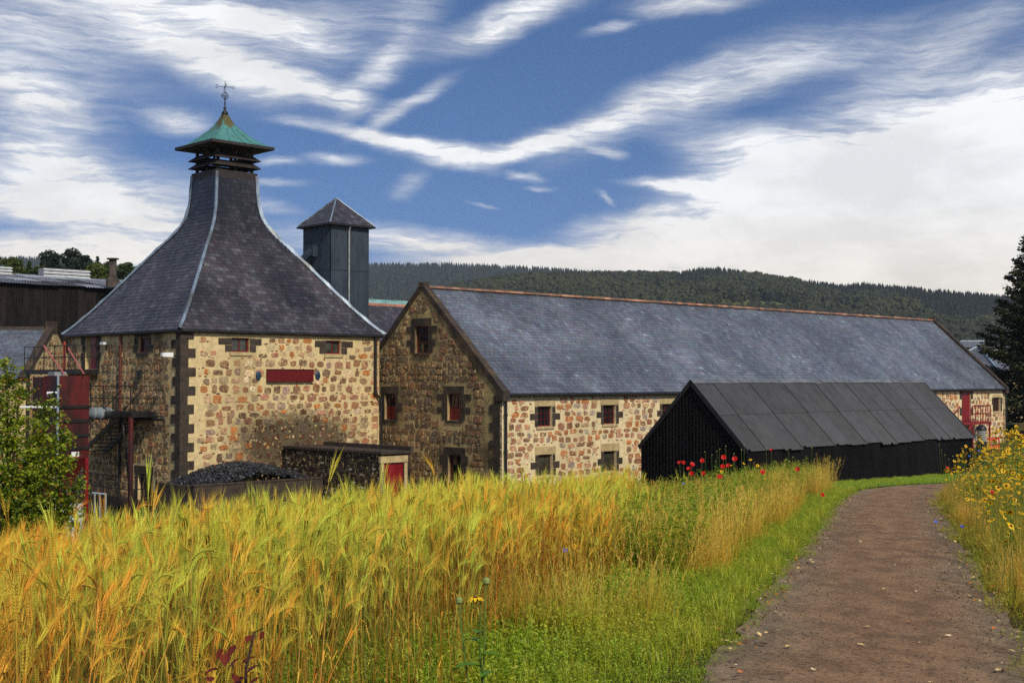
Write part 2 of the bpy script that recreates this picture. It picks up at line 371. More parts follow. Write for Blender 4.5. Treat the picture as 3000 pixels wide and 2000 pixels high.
def pieces(name, plural, items, part, mats, limit=300, key=None):
    """items: (matrix, unit, unit key, colour). The largest in view become parts of their own, the rest one joined part."""
    if key: items = sorted(items, key=key)
    off = Matrix.Translation(-WL[part.name])
    for M, unit, uk, c in items[:limit]:
        sx, sy, sz = [max(.01, round(M.col[i].to_3d().length, 2)) for i in range(3)]; key_ = '%s_%s_%.2f_%.2f_%.2f' % (uk, mats, sx, sy, sz)
        if key_ not in _um: _um[key_] = np_mesh(name, unit[0]*[sx, sy, sz], np.array(unit[1]), MT[mats+'_obj'])
        q = M.normalized() if False else Matrix.LocRotScale(M.translation, M.to_quaternion(), (1, 1, 1))
        o = bpy.data.objects.new(name, _um[key_])
        o.color = (*c, 1); COL.objects.link(o); o.parent = part; o.matrix_basis = off @ q
    rest = items[limit:]
    if rest:
        V, Fs, C, b = [], [], [], 0
        for M, unit, uk, c in rest:
            A = np.array(M); v = unit[0] @ A[:3, :3].T+A[:3, 3]
            V.append(v); Fs.append(np.array(unit[1])+b); C.append(np.tile(c, (len(v), 1))); b += len(v)
        V = np.concatenate(V); cen = V.mean(0)
        o = bpy.data.objects.new(plural, np_mesh(plural, V-cen, np.concatenate(Fs), MT[mats+'_attr'], np.concatenate(C)))
        par = part.parent if part.parent is not None else part
        link(o, par, Vector(cen)); o['kind'] = 'stuff'

def hsvj(c, dv=.25, dh=.06):
    k = 1+random.uniform(-dv, dv)
    return tuple(max(.002, x*k*(1+random.uniform(-dh, dh))) for x in c)
PAL_LIGHT = [lin(c) for c in ((138, 92, 58), (172, 100, 48), (182, 126, 98), (152, 100, 76), (150, 128, 100), (132, 100, 72), (208, 186, 146), (106, 76, 56), (176, 138, 104), (154, 96, 72), (188, 112, 50), (96, 72, 58), (168, 142, 110), (160, 116, 84), (190, 160, 120), (120, 80, 60), (146, 122, 108))]
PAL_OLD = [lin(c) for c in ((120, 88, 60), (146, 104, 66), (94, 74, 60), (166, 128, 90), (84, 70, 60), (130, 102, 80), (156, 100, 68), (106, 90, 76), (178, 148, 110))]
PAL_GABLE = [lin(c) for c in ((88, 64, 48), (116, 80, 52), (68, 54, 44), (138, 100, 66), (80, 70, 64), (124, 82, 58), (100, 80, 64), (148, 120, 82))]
PAL_BARN = [lin(c) for c in ((150, 96, 70), (182, 112, 72), (168, 122, 100), (126, 92, 70), (196, 160, 120), (108, 74, 56), (150, 140, 130), (188, 130, 100), (134, 74, 56), (178, 104, 60))]
PAL_SLATE = [lin(c) for c in ((56, 52, 55), (61, 56, 59), (51, 47, 50), (69, 66, 69), (60, 53, 56), (55, 52, 56), (76, 74, 77))]
PAL_SLATE_B = [lin(c) for c in ((92, 96, 105), (98, 102, 111), (86, 88, 96), (102, 107, 116), (95, 95, 103), (91, 98, 106))]

BUFF = lin((176, 146, 104))
def buff(c, k=.2): return tuple(a_*(1-k)+b_*k for a_, b_ in zip(c, BUFF))
def patchy(items, amp, sc, light=.012):
    """slates laid at different times: broad patches, and a few odd paler ones"""
    out = []
    for M_, u_, k_, c_ in items:
        p_ = M_.translation; f_ = 1+amp*(mnoise.noise((p_.x*sc, p_.y*sc, p_.z*sc*.55))+.5*mnoise.noise((p_.x*sc*3, p_.y*sc*3, p_.z*sc*1.2+7)))*1.6
        if random.random() < light: f_ *= 1.55
        out.append((M_, u_, k_, tuple(x_*max(.4, f_) for x_ in c_)))
    return out
# walls ------------------------------------------------------------
UZ = Vector((0, 0, 1))
class Face:
    def __init__(s, origin, n):
        s.o = Vector(origin); s.n = Vector(n).normalized(); s.a = Vector((s.n.y, -s.n.x, 0))
    def p(s, S_, z, d=0): return s.o+s.a*S_+s.n*d+UZ*(z-s.o.z)
    def hit(s, px, py, d=0):
        r = ray(px, py); k = (s.o+s.n*d).dot(s.n)/r.dot(s.n); q = r*k
        return (q-s.o).dot(s.a), q.z
    def rect(s, x0, y0, x1, y1, d=0):
        xm, ym = (x0+x1)/2, (y0+y1)/2
        a = [s.hit(x0, ym, d)[0], s.hit(x1, ym, d)[0]]; b = [s.hit(xm, y0, d)[1], s.hit(xm, y1, d)[1]]
        return (min(a), max(a), min(b), max(b))
    def box(s, mb, r, d0, d1): return mb.box(s.o-UZ*s.o.z, s.a, s.n, UZ, r[0], r[1], d0, d1, r[2], r[3])

def wall_sheet(mb, fc, sl, sr, zs, openings, depth=.24):
    """front of a wall between z levels zs, left/right edges sl(z), sr(z), with recessed openings"""
    Z = sorted(set(list(zs)+[o[2] for o in openings]+[o[3] for o in openings]))
    for z0, z1 in zip(Z[:-1], Z[1:]):
        if z1-z0 < 1e-6: continue
        zm = (z0+z1)/2
        cuts = sorted([(o[0], o[1]) for o in openings if o[2] <= zm <= o[3]])
        e = [('l', None)]
        segs = []; cur = None
        edges = [None]
        left0, left1 = sl(z0+1e-6), sl(z1-1e-6); right0, right1 = sr(z0+1e-6), sr(z1-1e-6)
        a0, a1 = left0, left1
        for c0, c1 in cuts:
            segs.append((a0, a1, c0, c0)); a0 = a1 = c1
        segs.append((a0, a1, right0, right1))
        for p0, p1, q0, q1 in segs:
            mb.add([fc.p(p0, z0), fc.p(q0, z0), fc.p(q1, z1), fc.p(p1, z1)], [(0, 3, 2, 1)])
    for s0, s1, z0, z1 in openings:
        for a, b in (((s0, z0), (s1, z0)), ((s1, z0), (s1, z1)), ((s1, z1), (s0, z1)), ((s0, z1), (s0, z0))):
            mb.add([fc.p(*a), fc.p(*b), fc.p(*b, -depth), fc.p(*a, -depth)], [(0, 1, 2, 3)])
        mb.add([fc.p(s0, z0, -depth), fc.p(s1, z0, -depth), fc.p(s1, z1, -depth), fc.p(s0, z1, -depth)], [(0, 3, 2, 1)])

def rubble(fc, sl, sr, z0, z1, row, gap, avoid, pal, wr=(.24, .46), fill=True, hk=.78, dep=.035, galets=1.0):
    items = []; z = z0
    while z < z1:
        h = row*random.uniform(.82, 1.2); zc = z+h/2
        s_, send = sl(zc)+.05, sr(zc)-.05
        wob = random.uniform(0, 6)
        while s_ < send-.12:
            w = min(random.uniform(*wr), send-s_)
            hh = h*hk*random.uniform(.62, 1.05)
            zz = zc+random.uniform(-.12, .12)*h+.03*math.sin(s_*1.3+wob)
            c = s_+w/2
            bad = any(c+w/2 > a[0]-.03 and c-w/2 < a[1]+.03 and zz+hh/2 > a[2]-.03 and zz-hh/2 < a[3]+.03 for a in avoid) or zz+hh/2 > z1+.02 or sl(zz+hh/2) > c-w/2+.02 or sr(zz+hh/2) < c+w/2-.02
            if not bad:
                k = random.randrange(14); d = dep*random.choice((.6, .9, 1.2))
                rot = random.uniform(-.10, .10); ax = fc.a*math.cos(rot)+UZ*math.sin(rot); az = UZ*math.cos(rot)-fc.a*math.sin(rot)
                items.append((frame_matrix(fc.p(c, zz), ax, fc.n, az, w, d, hh), STONES[k], 'stone%d' % k, buff(hsvj(random.choice(pal)))))
            s_ += w+gap*random.uniform(.45, 1.6)
        if fill:
            s_ = sl(z)+.1
            while s_ < sr(z)-.1:                   # small pinnings in the bed joints
                w = random.uniform(.06, .20); hh = random.uniform(.035, .085); zz = z+random.uniform(-.05, .05)
                bad = any(s_+w > a[0]-.02 and s_-w < a[1]+.02 and zz+hh > a[2] and zz-hh < a[3] for a in avoid) or sl(zz+hh) > s_-w or sr(zz+hh) < s_+w
                if not bad and random.random() < .8*galets:
                    k = random.randrange(14)
                    items.append((frame_matrix(fc.p(s_, zz), fc.a, fc.n, UZ, w, .02, hh), STONES[k], 'stone%d' % k, hsvj(random.choice(pal))))
                s_ += random.uniform(.15, .6)
        z += h
    return items
def area(it):
    M = it[0]; return -(M.col[0].length*M.col[2].length)
def slate_area(it):
    M = it[0]; p = M.translation; return p.length/(M.col[0].length+.15)

def blocks(name, fc, rects, parent, m, d=.03, inset=.012):
    """dressed stones, one object each, standing a little proud of the wall"""
    for r in rects:
        mb = MB(); r2 = (r[0]+inset, r[1]-inset, r[2]+inset, r[3]-inset)
        dd = d*random.uniform(.8, 1.3)
        fc.box(mb, r2, -.1, dd); mb.build(name, m, parent)

def window(fc, r, root, cols=2, rows=3, m='window_frame', glass='glass', panel=0., dep=.14, bar=.022, fr=.055, label=None):
    s0, s1, z0, z1 = r; mb = MB()
    zp = z0+(z1-z0)*panel
    for q in ((s0, s0+fr, z0, z1), (s1-fr, s1, z0, z1), (s0+fr, s1-fr, z1-fr, z1), (s0+fr, s1-fr, z0, z0+fr)): fc.box(mb, q, -dep-.04, -dep+.02)
    gz0 = zp+fr if panel else z0+fr
    if panel: fc.box(mb, (s0+fr, s1-fr, zp, zp+fr), -dep-.04, -dep+.016)
    gs0, gs1, gz1 = s0+fr, s1-fr, z1-fr
    for i in range(1, cols): x = gs0+(gs1-gs0)*i/cols; fc.box(mb, (x-bar/2, x+bar/2, gz0, gz1), -dep-.03, -dep+.01)
    for i in range(1, rows):
        z = gz0+(gz1-gz0)*i/rows
        for j in range(cols):
            xa = gs0+(gs1-gs0)*j/cols+(bar/2 if j else 0); xb = gs0+(gs1-gs0)*(j+1)/cols-(bar/2 if j < cols-1 else 0)
            fc.box(mb, (xa, xb, z-bar/2, z+bar/2), -dep-.03, -dep+.008)
    w = mb.build('window', MT[m], root)
    if label: w['label'] = label
    for i in range(cols):
        for j in range(rows):
            a, b = gs0+(gs1-gs0)*i/cols, gs0+(gs1-gs0)*(i+1)/cols; c, d = gz0+(gz1-gz0)*j/rows, gz0+(gz1-gz0)*(j+1)/rows
            mb = MB(); ti = random.uniform(-.012, .012)
            mb.add([fc.p(a, c, -dep-.012+ti), fc.p(b, c, -dep-.012-ti), fc.p(b, d, -dep-.012-ti), fc.p(a, d, -dep-.012+ti)], [(0, 3, 2, 1)])
            fc_ = [(0, 1, 2, 3)]
            mb.build('pane', MT[glass], w)
    if panel:
        mb = MB(); fc.box(mb, (s0+fr, s1-fr, z0+fr, zp), -dep-.035, -dep+.004); mb.build('shutter', MT['red_paint'], w)
    return w

# ---------------------------------------------------------------- ground, path, lawn
TH = 0.8004
U = Vector((math.sin(TH), math.cos(TH), 0)); V = Vector((-math.cos(TH), math.sin(TH), 0))
_cx = np.array([-60, -20, -6, -3, 0, 3, 6, 8, 12, 20, 60.]); _cy = np.array([8, 9, 10.5, 12, 16, 21, 28, 31, 36, 41, 46.])
def sstep(t): t = np.clip(t, 0, 1); return t*t*(3-2*t)
def pleft(y): return .995+.3095*(np.asarray(y, float)-6.36)
def gz(x, y):
    x = np.asarray(x, float); y = np.asarray(y, float)
    base = -1.5-.04*(np.clip(y, -5, 60)-6.4)
    pl = pleft(np.clip(y, 0, 26))
    base = base-np.minimum(.08*np.maximum(0, pl-.45-x), 1.3)
    base = base+.12*np.clip(x-(pl+1.85), 0, 4.0)*sstep((30-y)/8)
    base = base+.03*np.sin(x*1.7+y*.6)*np.clip(pl-1-x, 0, 1)
    c = np.interp(x, _cx, _cy); t = sstep((y-c)/15)
    low = -5.8+1.65*sstep((x-18)/14)*sstep((y-66)/18)
    return base*(1-t)+low*t
def gp(x, y, dz=0): return Vector((x, y, float(gz(x, y))+dz))

def ground_material():
    m = bpy.data.materials.new('ground'); m.use_nodes = True; t = NT(m.node_tree)
    pos = t.n('ShaderNodeNewGeometry').outputs['Position']
    n1 = t.noise(pos, .9, 6, .65).outputs[0]; n2 = t.noise(pos, 14, 5, .7).outputs[0]
    c = t.mix(t.smooth(n1, .38, .62), (*lin((92, 88, 32)), 1), (*lin((70, 56, 34)), 1))
    k = t.smooth(n2, .3, .7, .6, 1.3)
    c = t.mix(1., c, t.n('ShaderNodeCombineColor', {0: k, 1: k, 2: k}).outputs[0], 'MULTIPLY')
    b = t.n('ShaderNodeBsdfPrincipled', {'Base Color': c, 'Roughness': .95, 'Specular IOR Level': .1})
    t.set(b, 'Normal', t.n('ShaderNodeBump', {'Height': n2, 'Strength': .8, 'Distance': .05}))
    t.n('ShaderNodeOutputMaterial', {0: b}); return m
def grid_mesh(name, xs, ys, zf, m):
    X, Y = np.meshgrid(xs, ys); Zz = zf(X, Y); nx, ny = len(xs), len(ys)
    Vv = np.stack([X.ravel(), Y.ravel(), Zz.ravel()], 1)
    i = np.arange(nx-1); j = np.arange(ny-1); I, J = np.meshgrid(i, j); b = (J*nx+I).ravel()
    return np_mesh(name, Vv, np.stack([b, b+1, b+nx+1, b+nx], 1), m, flat=False)
xs = np.concatenate([-np.geomspace(9000, 34, 26), np.arange(-32, 44, .5), np.geomspace(46, 9000, 26)])
ys = np.concatenate([-np.geomspace(300, 4, 8), np.arange(-3, 60, .4), np.arange(60, 120, 3), np.geomspace(125, 9000, 26)])
g = bpy.data.objects.new('ground', grid_mesh('ground', xs, ys, gz, ground_material())); link(g, None, (0, 0, 0)); tag(g, kind='structure')

PATH = [(-1.6, -6.0), (.15, 0.5), (1.75, 6.36), (2.16, 7.66), (3.22, 11.4), (4.6, 15.9), (6.02, 20.8), (7.45, 25.2), (8.6, 27.9), (10.4, 30.0), (13.0, 31.6), (17, 33.0), (24, 34.5)]
def spline(P, n):
    out = []
    Q = [P[0]]+P+[P[-1]]
    for i in range(1, len(Q)-2):
        for k in range(n):
            t = k/n; p = []
            for a in range(2):
                p0, p1, p2, p3 = Q[i-1][a], Q[i][a], Q[i+1][a], Q[i+2][a]
                p.append(.5*((2*p1)+(-p0+p2)*t+(2*p0-5*p1+4*p2-p3)*t*t+(-p0+3*p1-3*p2+p3)*t**3))
            out.append(tuple(p))
    out.append(P[-1]); return out
PL = np.array(spline(PATH, 30))
def path_dist(x, y):                    # signed distance to the middle of the path, + on its right
    x = np.asarray(x, float); y = np.asarray(y, float)
    best = np.full(x.shape, 1e9); sg = np.zeros(x.shape)
    for a, b in zip(PL[:-1], PL[1:]):
        d = b-a; L2 = (d*d).sum()
        t = np.clip(((x-a[0])*d[0]+(y-a[1])*d[1])/L2, 0, 1)
        dx = x-a[0]-d[0]*t; dy = y-a[1]-d[1]*t; dd = np.hypot(dx, dy)
        s_ = np.sign(dx*d[1]-dy*d[0]); k = dd < best
        best = np.where(k, dd, best); sg = np.where(k, s_, sg)
    return best*sg
def path_material():
    m = bpy.data.materials.new('path_dirt'); m.use_nodes = True; t = NT(m.node_tree)
    pos = t.n('ShaderNodeNewGeometry').outputs['Position']
    n1 = t.noise(pos, .8, 6, .6).outputs[0]; n2 = t.noise(pos, 38, 6, .8).outputs[0]
    ac = t.n('ShaderNodeAttribute', attribute_name='Col').outputs['Fac']
    c = t.mix(t.smooth(t.math('ADD', t.math('MULTIPLY', n1, .7), t.math('MULTIPLY', ac, .55)), .35, .85), (*lin((146, 112, 80)), 1), (*lin((142, 121, 93)), 1))
    k = t.smooth(n2, .30, .70, .50, 1.36)
    c = t.mix(1., c, t.n('ShaderNodeCombineColor', {0: k, 1: k, 2: k}).outputs[0], 'MULTIPLY')
    vo = t.n('ShaderNodeTexVoronoi', {'Vector': pos, 'Scale': 55.}, feature='F1')
    vsel = t.n('ShaderNodeSeparateColor', {0: vo.outputs['Color']}).outputs[0]
    st = t.math('MULTIPLY', t.smooth(vo.outputs['Distance'], .34, .22), t.smooth(vsel, .72, .78))
    c = t.mix(t.math('MULTIPLY', st, .7), c, t.mix(t.n('ShaderNodeSeparateColor', {0: vo.outputs['Color']}).outputs[1], (*lin((70, 58, 48)), 1), (*lin((188, 170, 140)), 1)))
    v2 = t.n('ShaderNodeTexVoronoi', {'Vector': pos, 'Scale': 17.}, feature='F1'); s2 = t.n('ShaderNodeSeparateColor', {0: v2.outputs['Color']})
    d2 = t.math('MULTIPLY', t.smooth(t.math('ADD', v2.outputs['Distance'], t.math('MULTIPLY', n2, .25)), .40, .28), t.smooth(s2.outputs[0], .62, .70))
    c = t.mix(t.math('MULTIPLY', d2, .75), c, (*lin((58, 46, 36)), 1))
    n3 = t.smooth(t.noise(t.vmul(pos, (1, .5, 1)), 4.5, 5, .7).outputs[0], .35, .65, .68, 1.18)
    c = t.mix(1., c, t.n('ShaderNodeCombineColor', {0: n3, 1: n3, 2: n3}).outputs[0], 'MULTIPLY')
    h = t.math('ADD', t.math('MULTIPLY', n2, .8), t.math('MULTIPLY', st, .5))
    b = t.n('ShaderNodeBsdfPrincipled', {'Base Color': c, 'Roughness': .85, 'Specular IOR Level': .25})
    t.set(b, 'Normal', t.n('ShaderNodeBump', {'Height': h, 'Strength': .7, 'Distance': .03}))
    t.n('ShaderNodeOutputMaterial', {0: b}); return m
def ribbon(name, half, nacross, dz, m, wob=.10):
    Vv, C = [], []
    for i, p in enumerate(PL):
        d = PL[min(i+1, len(PL)-1)]-PL[max(i-1, 0)]; d = d/np.hypot(*d); r = np.array([d[1], -d[0]])
        for k in range(nacross+1):
            s_ = -1+2*k/nacross
            h = half+wob*(mnoise.noise((p[0]*1.3, p[1]*1.3, s_*7))+.7*mnoise.noise((p[0]*4, p[1]*4, s_*9)))*(abs(s_) > .98)
            q = p+r*s_*h; z = float(gz(*q))+dz+.012*(1-s_*s_)
            Vv.append((q[0], q[1], z)); C.append([min(1, abs(s_))**2]*3)
    n = nacross+1; Fs = [(i*n+k, i*n+k+1, i*n+n+k+1, i*n+n+k) for i in range(len(PL)-1) for k in range(nacross)]
    return np_mesh(name, np.array(Vv), np.array(Fs), m, np.array(C), flat=False)
po = bpy.data.objects.new('path', ribbon('path', .84, 12, .010, path_material())); link(po, None, (0, 0, 0)); tag(po, kind='structure')

# ---------------------------------------------------------------- kiln
KS = .905
K = Vector((-14.726, 57.02, 0))*KS; S = 11.53*KS; KB = -6.2; KE = 2.22*KS
KC = K+(U+V)*(S/2)
kiln = thing('malt_kiln', 'square stone malt kiln with sweeping slate roof and green copper topped vent', 'kiln', (KC.x, KC.y, KB))
ins = .16; w = S-2*ins; Kc = K+(U+V)*ins
FR = Face(Kc, -V); FL = Face(Kc, -U)              # right (light) and left (dark) faces; s runs from -w..0 on FR, 0..w on FL
FB = Face(Kc+V*w, V); FQ = Face(Kc+U*w, U)
opR = [FR.rect(679, 990, 731.5, 1031), FR.rect(955, 998, 999, 1037)]
opL = [FL.rect(405, 988, 432, 1032), FL.rect(250, 985, 283, 1081), FL.rect(404, 1388, 440, 1480)]
mbR, mbL = MB(), MB()
wall_sheet(mbR, FR, lambda z: -w, lambda z: 0, [KB, KE], opR)
wall_sheet(mbL, FL, lambda z: 0, lambda z: w, [KB, KE], opL)
wall_sheet(mbL, FB, lambda z: 0, lambda z: w, [KB, KE], [])
wall_sheet(mbL, FQ, lambda z: -w, lambda z: 0, [KB, KE], [])
MT['mortar_kiln'] = stain_mat('mortar_kiln', lin((214, 190, 138)), lin((120, 96, 60)), dscale=.42, lo=.50, hi=.76, dmax=.75, soot=FR.p(-5.6, -2.75, 0))
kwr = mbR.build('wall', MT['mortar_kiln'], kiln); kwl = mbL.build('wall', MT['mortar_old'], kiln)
# quoins on the near corner
qR, qL = [], []; z = KB; i = 0
while z < KE-.25:
    h = .375*random.uniform(.95, 1.05)
    a, b = (.62, .36) if i % 2 else (.34, .66)
    for fc, r, L in ((FR, (-a*random.uniform(.9, 1.1), .012, z, z+h), qR), (FL, (-.012, b*random.uniform(.9, 1.1), z, z+h), qL)): L.append(r)
    z += h; i += 1
qa = random.Random(3)
for r1, r2 in zip(qR, qL):
    mb = MB(); FR.box(mb, (r1[0], .035, r1[2]+.008, r1[3]-.008), -.34, .035)
    mb2 = MB(); mb.box(FL.o-UZ*FL.o.z, FL.a, FL.n, UZ, .34, r2[1], -.2, .034, r2[2]+.008, r2[3]-.008) if r2[1] > .36 else None
    mb.build('quoin', MT['dressed_dark'], kiln)
def surround(fc, r, root, lint=.30, side=(.34, .22), sill=.14, nblk=2, lm='lintel', sm='dressed_dark', sillm=None, lw=.28):
    """lintel, side stones and sill of an opening; returns the rectangles they cover"""
    s0, s1, z0, z1 = r; cover = [r]
    L = (s0-lw, s1+lw, z1, z1+lint); blocks('lintel', fc, [L], root, MT[lm], .02); cover.append(L)
    h = (z1-z0)/nblk
    for side_ in (0, 1):
        for k in range(nblk):
            wd = side[(k+side_*0) % 2]*random.uniform(.9, 1.1)
            q = (s0-wd, s0, z0+k*h, z0+(k+1)*h) if side_ == 0 else (s1, s1+wd, z0+k*h, z0+(k+1)*h)
            blocks('jamb_stone', fc, [q], root, MT[sm], .022); cover.append(q)
    if sill:
        q = (s0-.12, s1+.12, z0-sill, z0); blocks('sill', fc, [q], root, MT[sillm or lm], .05); cover.append(q)
    return cover
SOOT = FR.p(-5.6, -2.75, 0)
def soot(p_): q_ = p_-SOOT; r_ = math.hypot(math.hypot(q_.x, q_.y)/3.6, q_.z/1.6); return float(sstep((1.15+.2*math.sin(p_.x*3+p_.z*2)-r_)/.6))
avR, avL = [], []
for r in opR:
    avR += surround(FR, r, kiln, .22, (.34, .62), .16, 2); window(FR, r, kiln, 2, 1, glass='glass_lit', fr=.07, bar=.06)
avL += surround(FL, opL[0], kiln, .2, (.5, .34), .16, 2, lm='dressed_dark'); window(FL, opL[0], kiln, 2, 1, glass='glass', fr=.07, bar=.05)
avL += surround(FL, opL[2], kiln, .35, (.34, .2), .1, 2, lm='dressed_dark'); window(FL, opL[2], kiln, 3, 4, m='frame_old', fr=.05)
avL += surround(FL, opL[1], kiln, .12, (.3, .42), 0, 4, lm='dressed_dark')
s0, s1, z0, z1 = opL[1]
mb = MB(); FL.box(mb, (s0, s0+(s1-s0)*.62, z0, z1), -.12, -.06); kd = mb.build('door', MT['red_paint'], kiln)
mb = MB(); mb.tube([FL.p(s0+.15, z0+1., -.03), FL.p(s0+.15, z0+1.15, -.03)], .02, 6); mb.build('handle', MT['iron'], kd)
sg = FR.rect(779, 1083, 914, 1116)
avQ = [(-.72, .1, KB, KE)]
items = rubble(FR, lambda z: -w, lambda z: -.05, KB+.1, KE-.16, .35, .12, avR+avQ+[(sg[0]+.1, sg[1]-.1, sg[2]+.05, sg[3]-.05)], PAL_LIGHT, (.24, .52), hk=.94, dep=.02)
items = [(M_, u_, k_, tuple(x_*(1-.72*soot(M_.translation)) for x_ in c_)) for M_, u_, k_, c_ in items]
pieces('stone', 'stones', items, kwr, 'stone', 300, area)
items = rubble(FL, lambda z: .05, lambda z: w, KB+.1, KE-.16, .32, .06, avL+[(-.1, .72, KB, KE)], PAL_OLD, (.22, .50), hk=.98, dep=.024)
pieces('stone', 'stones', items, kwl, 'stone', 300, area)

# roof: concave sweep given by (half width, height)
KP = [(5.78, 2.26), (5.2, 2.86), (4.66, 3.52), (3.90, 4.52), (3.38, 5.23), (2.67, 6.20), (2.14, 6.89), (1.76, 7.39), (1.50, 7.84), (1.34, 8.27), (1.25, 8.76), (1.20, 9.34), (1.16, 10.28)]; KP = [(a_*KS, b_*KS) for a_, b_ in KP]
kr = MB().loft4(KC, U, V, [(h-.03, z-.02) for h, z in KP]).build('roof', MT['deck'], kiln)
ph = np.array(KP); seg = np.hypot(*np.diff(ph, axis=0).T); arc = np.concatenate([[0], np.cumsum(seg)])
def kprof(s_): return np.interp(s_, arc, ph[:, 0]), np.interp(s_, arc, ph[:, 1])
items = []
for (a, n) in ((U, -V), (V, -U), (U, V), (V, U)):
    s_ = 0.0; row = 0
    while s_ < arc[-1]-.1:
        ex = .20
        h0, z0 = kprof(s_); h1, z1 = kprof(min(s_+ex, arc[-1]))
        tv = (n*(h1-h0)+UZ*(z1-z0)).normalized(); nv = a.cross(tv).normalized()
        if nv.dot(n) < 0: nv = -nv
        hm = (h0+h1)/2-.08
        x = -hm-(random.uniform(0, .28))
        while x < hm:
            wd = random.uniform(.20, .30); x0, x1 = max(x, -hm), min(x+wd, hm); x += wd
            if x1-x0 < .06: continue
            c = KC+n*h0+a*((x0+x1)/2)+UZ*z0
            ax = a if a.cross(tv).dot(nv) > 0 else -a
            j = random.uniform(-.022, .022); ax2 = ax*math.cos(j)+tv*math.sin(j); tv2 = tv*math.cos(j)-ax*math.sin(j)
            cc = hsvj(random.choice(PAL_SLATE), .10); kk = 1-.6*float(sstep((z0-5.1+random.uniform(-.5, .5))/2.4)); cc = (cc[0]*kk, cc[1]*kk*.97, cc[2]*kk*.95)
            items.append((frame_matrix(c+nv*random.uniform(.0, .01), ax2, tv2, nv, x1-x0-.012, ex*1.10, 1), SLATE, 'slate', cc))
        s_ += ex; row += 1
def kview(it):
    p = it[0].translation; return p.length-(2 if (p-KC).dot(V) < -.5 else 0)
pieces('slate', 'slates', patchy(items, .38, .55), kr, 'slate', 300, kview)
for sa, sb in ((-1, -1), (1, -1), (-1, 1), (1, 1)):           # lead hips
    mb = MB(); L = 26
    rings = []
    for i in range(L+1):
        h, z = kprof(arc[-1]*i/L); h += .03; wd = .11
        c = KC+U*(sa*h)+V*(sb*h)+UZ*(z+.02)
        lip = .018 if i % 3 == 0 else 0
        rings.append([c-U*(sa*wd)+UZ*.02, c+(U*sa+V*sb)*(.03+lip)+UZ*(.05+lip), c-V*(sb*wd)+UZ*.02])
    vs_ = [p for r in rings for p in r]; fs = []
    for i in range(L): fs += [(i*3, i*3+1, i*3+4, i*3+3), (i*3+1, i*3+2, i*3+5, i*3+4)]
    mb.add(vs_, fs); mb.build('hip_flashing', MT['lead'], kr)
for fc, a0, a1 in ((FR, -w-.1, .1), (FL, -.1, w+.1)):        # gutter
    mb = MB(); mb.tube([fc.p(a0, KE-.02, .13), fc.p(a1, KE-.02, .13)], .075, 8); mb.build('gutter', MT['black_metal'], kiln)

UU, VV, UK = U*KS, V*KS, UZ*KS
# louvred vent on top
cup = MB().loft4(KC, UU, VV, [(1.19, 10.05), (1.19, 10.46), (1.12, 10.46), (1.12, 10.2)], cap=False).build('vent_collar', MT['cupola'], kiln)
for sa in (-1, 0, 1):
    for sb in (-1, 0, 1):
        if sa or sb:
            c = KC+UU*(sa*.98)+VV*(sb*.98); r_ = .065 if sa and sb else .05
            MB().box(c, UU, VV, UK, -r_, r_, -r_, r_, 10.2, 11.62).build('vent_post', MT['cupola'], kiln)
for zb, zt in ((10.68, 10.98), (11.06, 11.36)):
    MB().loft4(KC, UU, VV, [(1.32, zb), (1.32, zb+.03), (1.00, zt), (.96, zt), (1.27, zb)], cap=False).build('louvre', MT['cupola'], kiln)
MB().loft4(KC, UU, VV, [(.9, 11.50), (1.78, 11.64), (1.80, 11.66), (1.80, 11.80), (1.74, 11.80)], cap=True).build('vent_soffit', MT['cupola'], kiln)
def copper_material():
    m = bpy.data.materials.new('copper'); m.use_nodes = True; t = NT(m.node_tree)
    pos = t.n('ShaderNodeNewGeometry').outputs['Position']
    sep = t.n('ShaderNodeSeparateXYZ', {0: pos})
    n1 = t.noise(t.vmul(pos, (1, 1, .25)), 3.2, 5, .6).outputs[0]; n2 = t.noise(pos, 12, 4, .6).outputs[0]
    hgt = t.smooth(sep.outputs[2], 12.3*KS, 13.1*KS, -.06, .17)
    f = t.smooth(t.math('ADD', n1, hgt), .53, .66)
    c = t.mix(t.smooth(n2, .3, .7), (*lin((58, 108, 106)), 1), (*lin((86, 142, 134)), 1))
    c = t.mix(f, c, (*lin((86, 80, 46)), 1))
    b = t.n('ShaderNodeBsdfPrincipled', {'Base Color': c, 'Roughness': .6, 'Specular IOR Level': .3})
    t.set(b, 'Normal', t.n('ShaderNodeBump', {'Height': n2, 'Strength': .15, 'Distance': .03}))
    t.n('ShaderNodeOutputMaterial', {0: b}); return m
MT['copper'] = copper_material()
CP = [(1.79, 11.78), (1.62, 11.83), (1.31, 11.99), (1.02, 12.24), (.75, 12.50), (.55, 12.70), (.40, 12.90), (.22, 13.20), (.10, 13.48)]; CP = [(a_*KS, b_*KS) for a_, b_ in CP]
cr = MB().loft4(KC, U, V, CP).build('copper_roof', MT['copper'], kiln)
for (a, n) in ((U, -V), (V, -U), (U, V), (V, U)):
    for fx in (-.98, -.45, .12, .62):
        pts = [KC+n*(h+.01)+a*(fx*h if abs(fx) > .9 else fx*min(h, max(.35*1.79*0+h*.9, .1)))+UZ*(z+.012) for h, z in (CP if abs(fx) > .9 else CP[:6])]
        mb = MB(); mb.tube(pts, .016, 5); mb.build('standing_seam', MT['copper'], cr)
fin = MB(); fin.lathe(KC, [(q_[0]*KS, q_[1]*KS) for q_ in [(.10, 13.42), (.16, 13.50), (.17, 13.58), (.10, 13.66), (.05, 13.72), (.075, 13.80), (.075, 13.84), (.035, 13.90), (.03, 14.05), (.045, 14.08), (.03, 14.11), (.022, 14.30), (.03, 14.42), (.018, 14.5), (.014, 15.20), (0, 15.2)]], 10)
fo = fin.build('finial', MT['iron'], kiln, smooth=True)
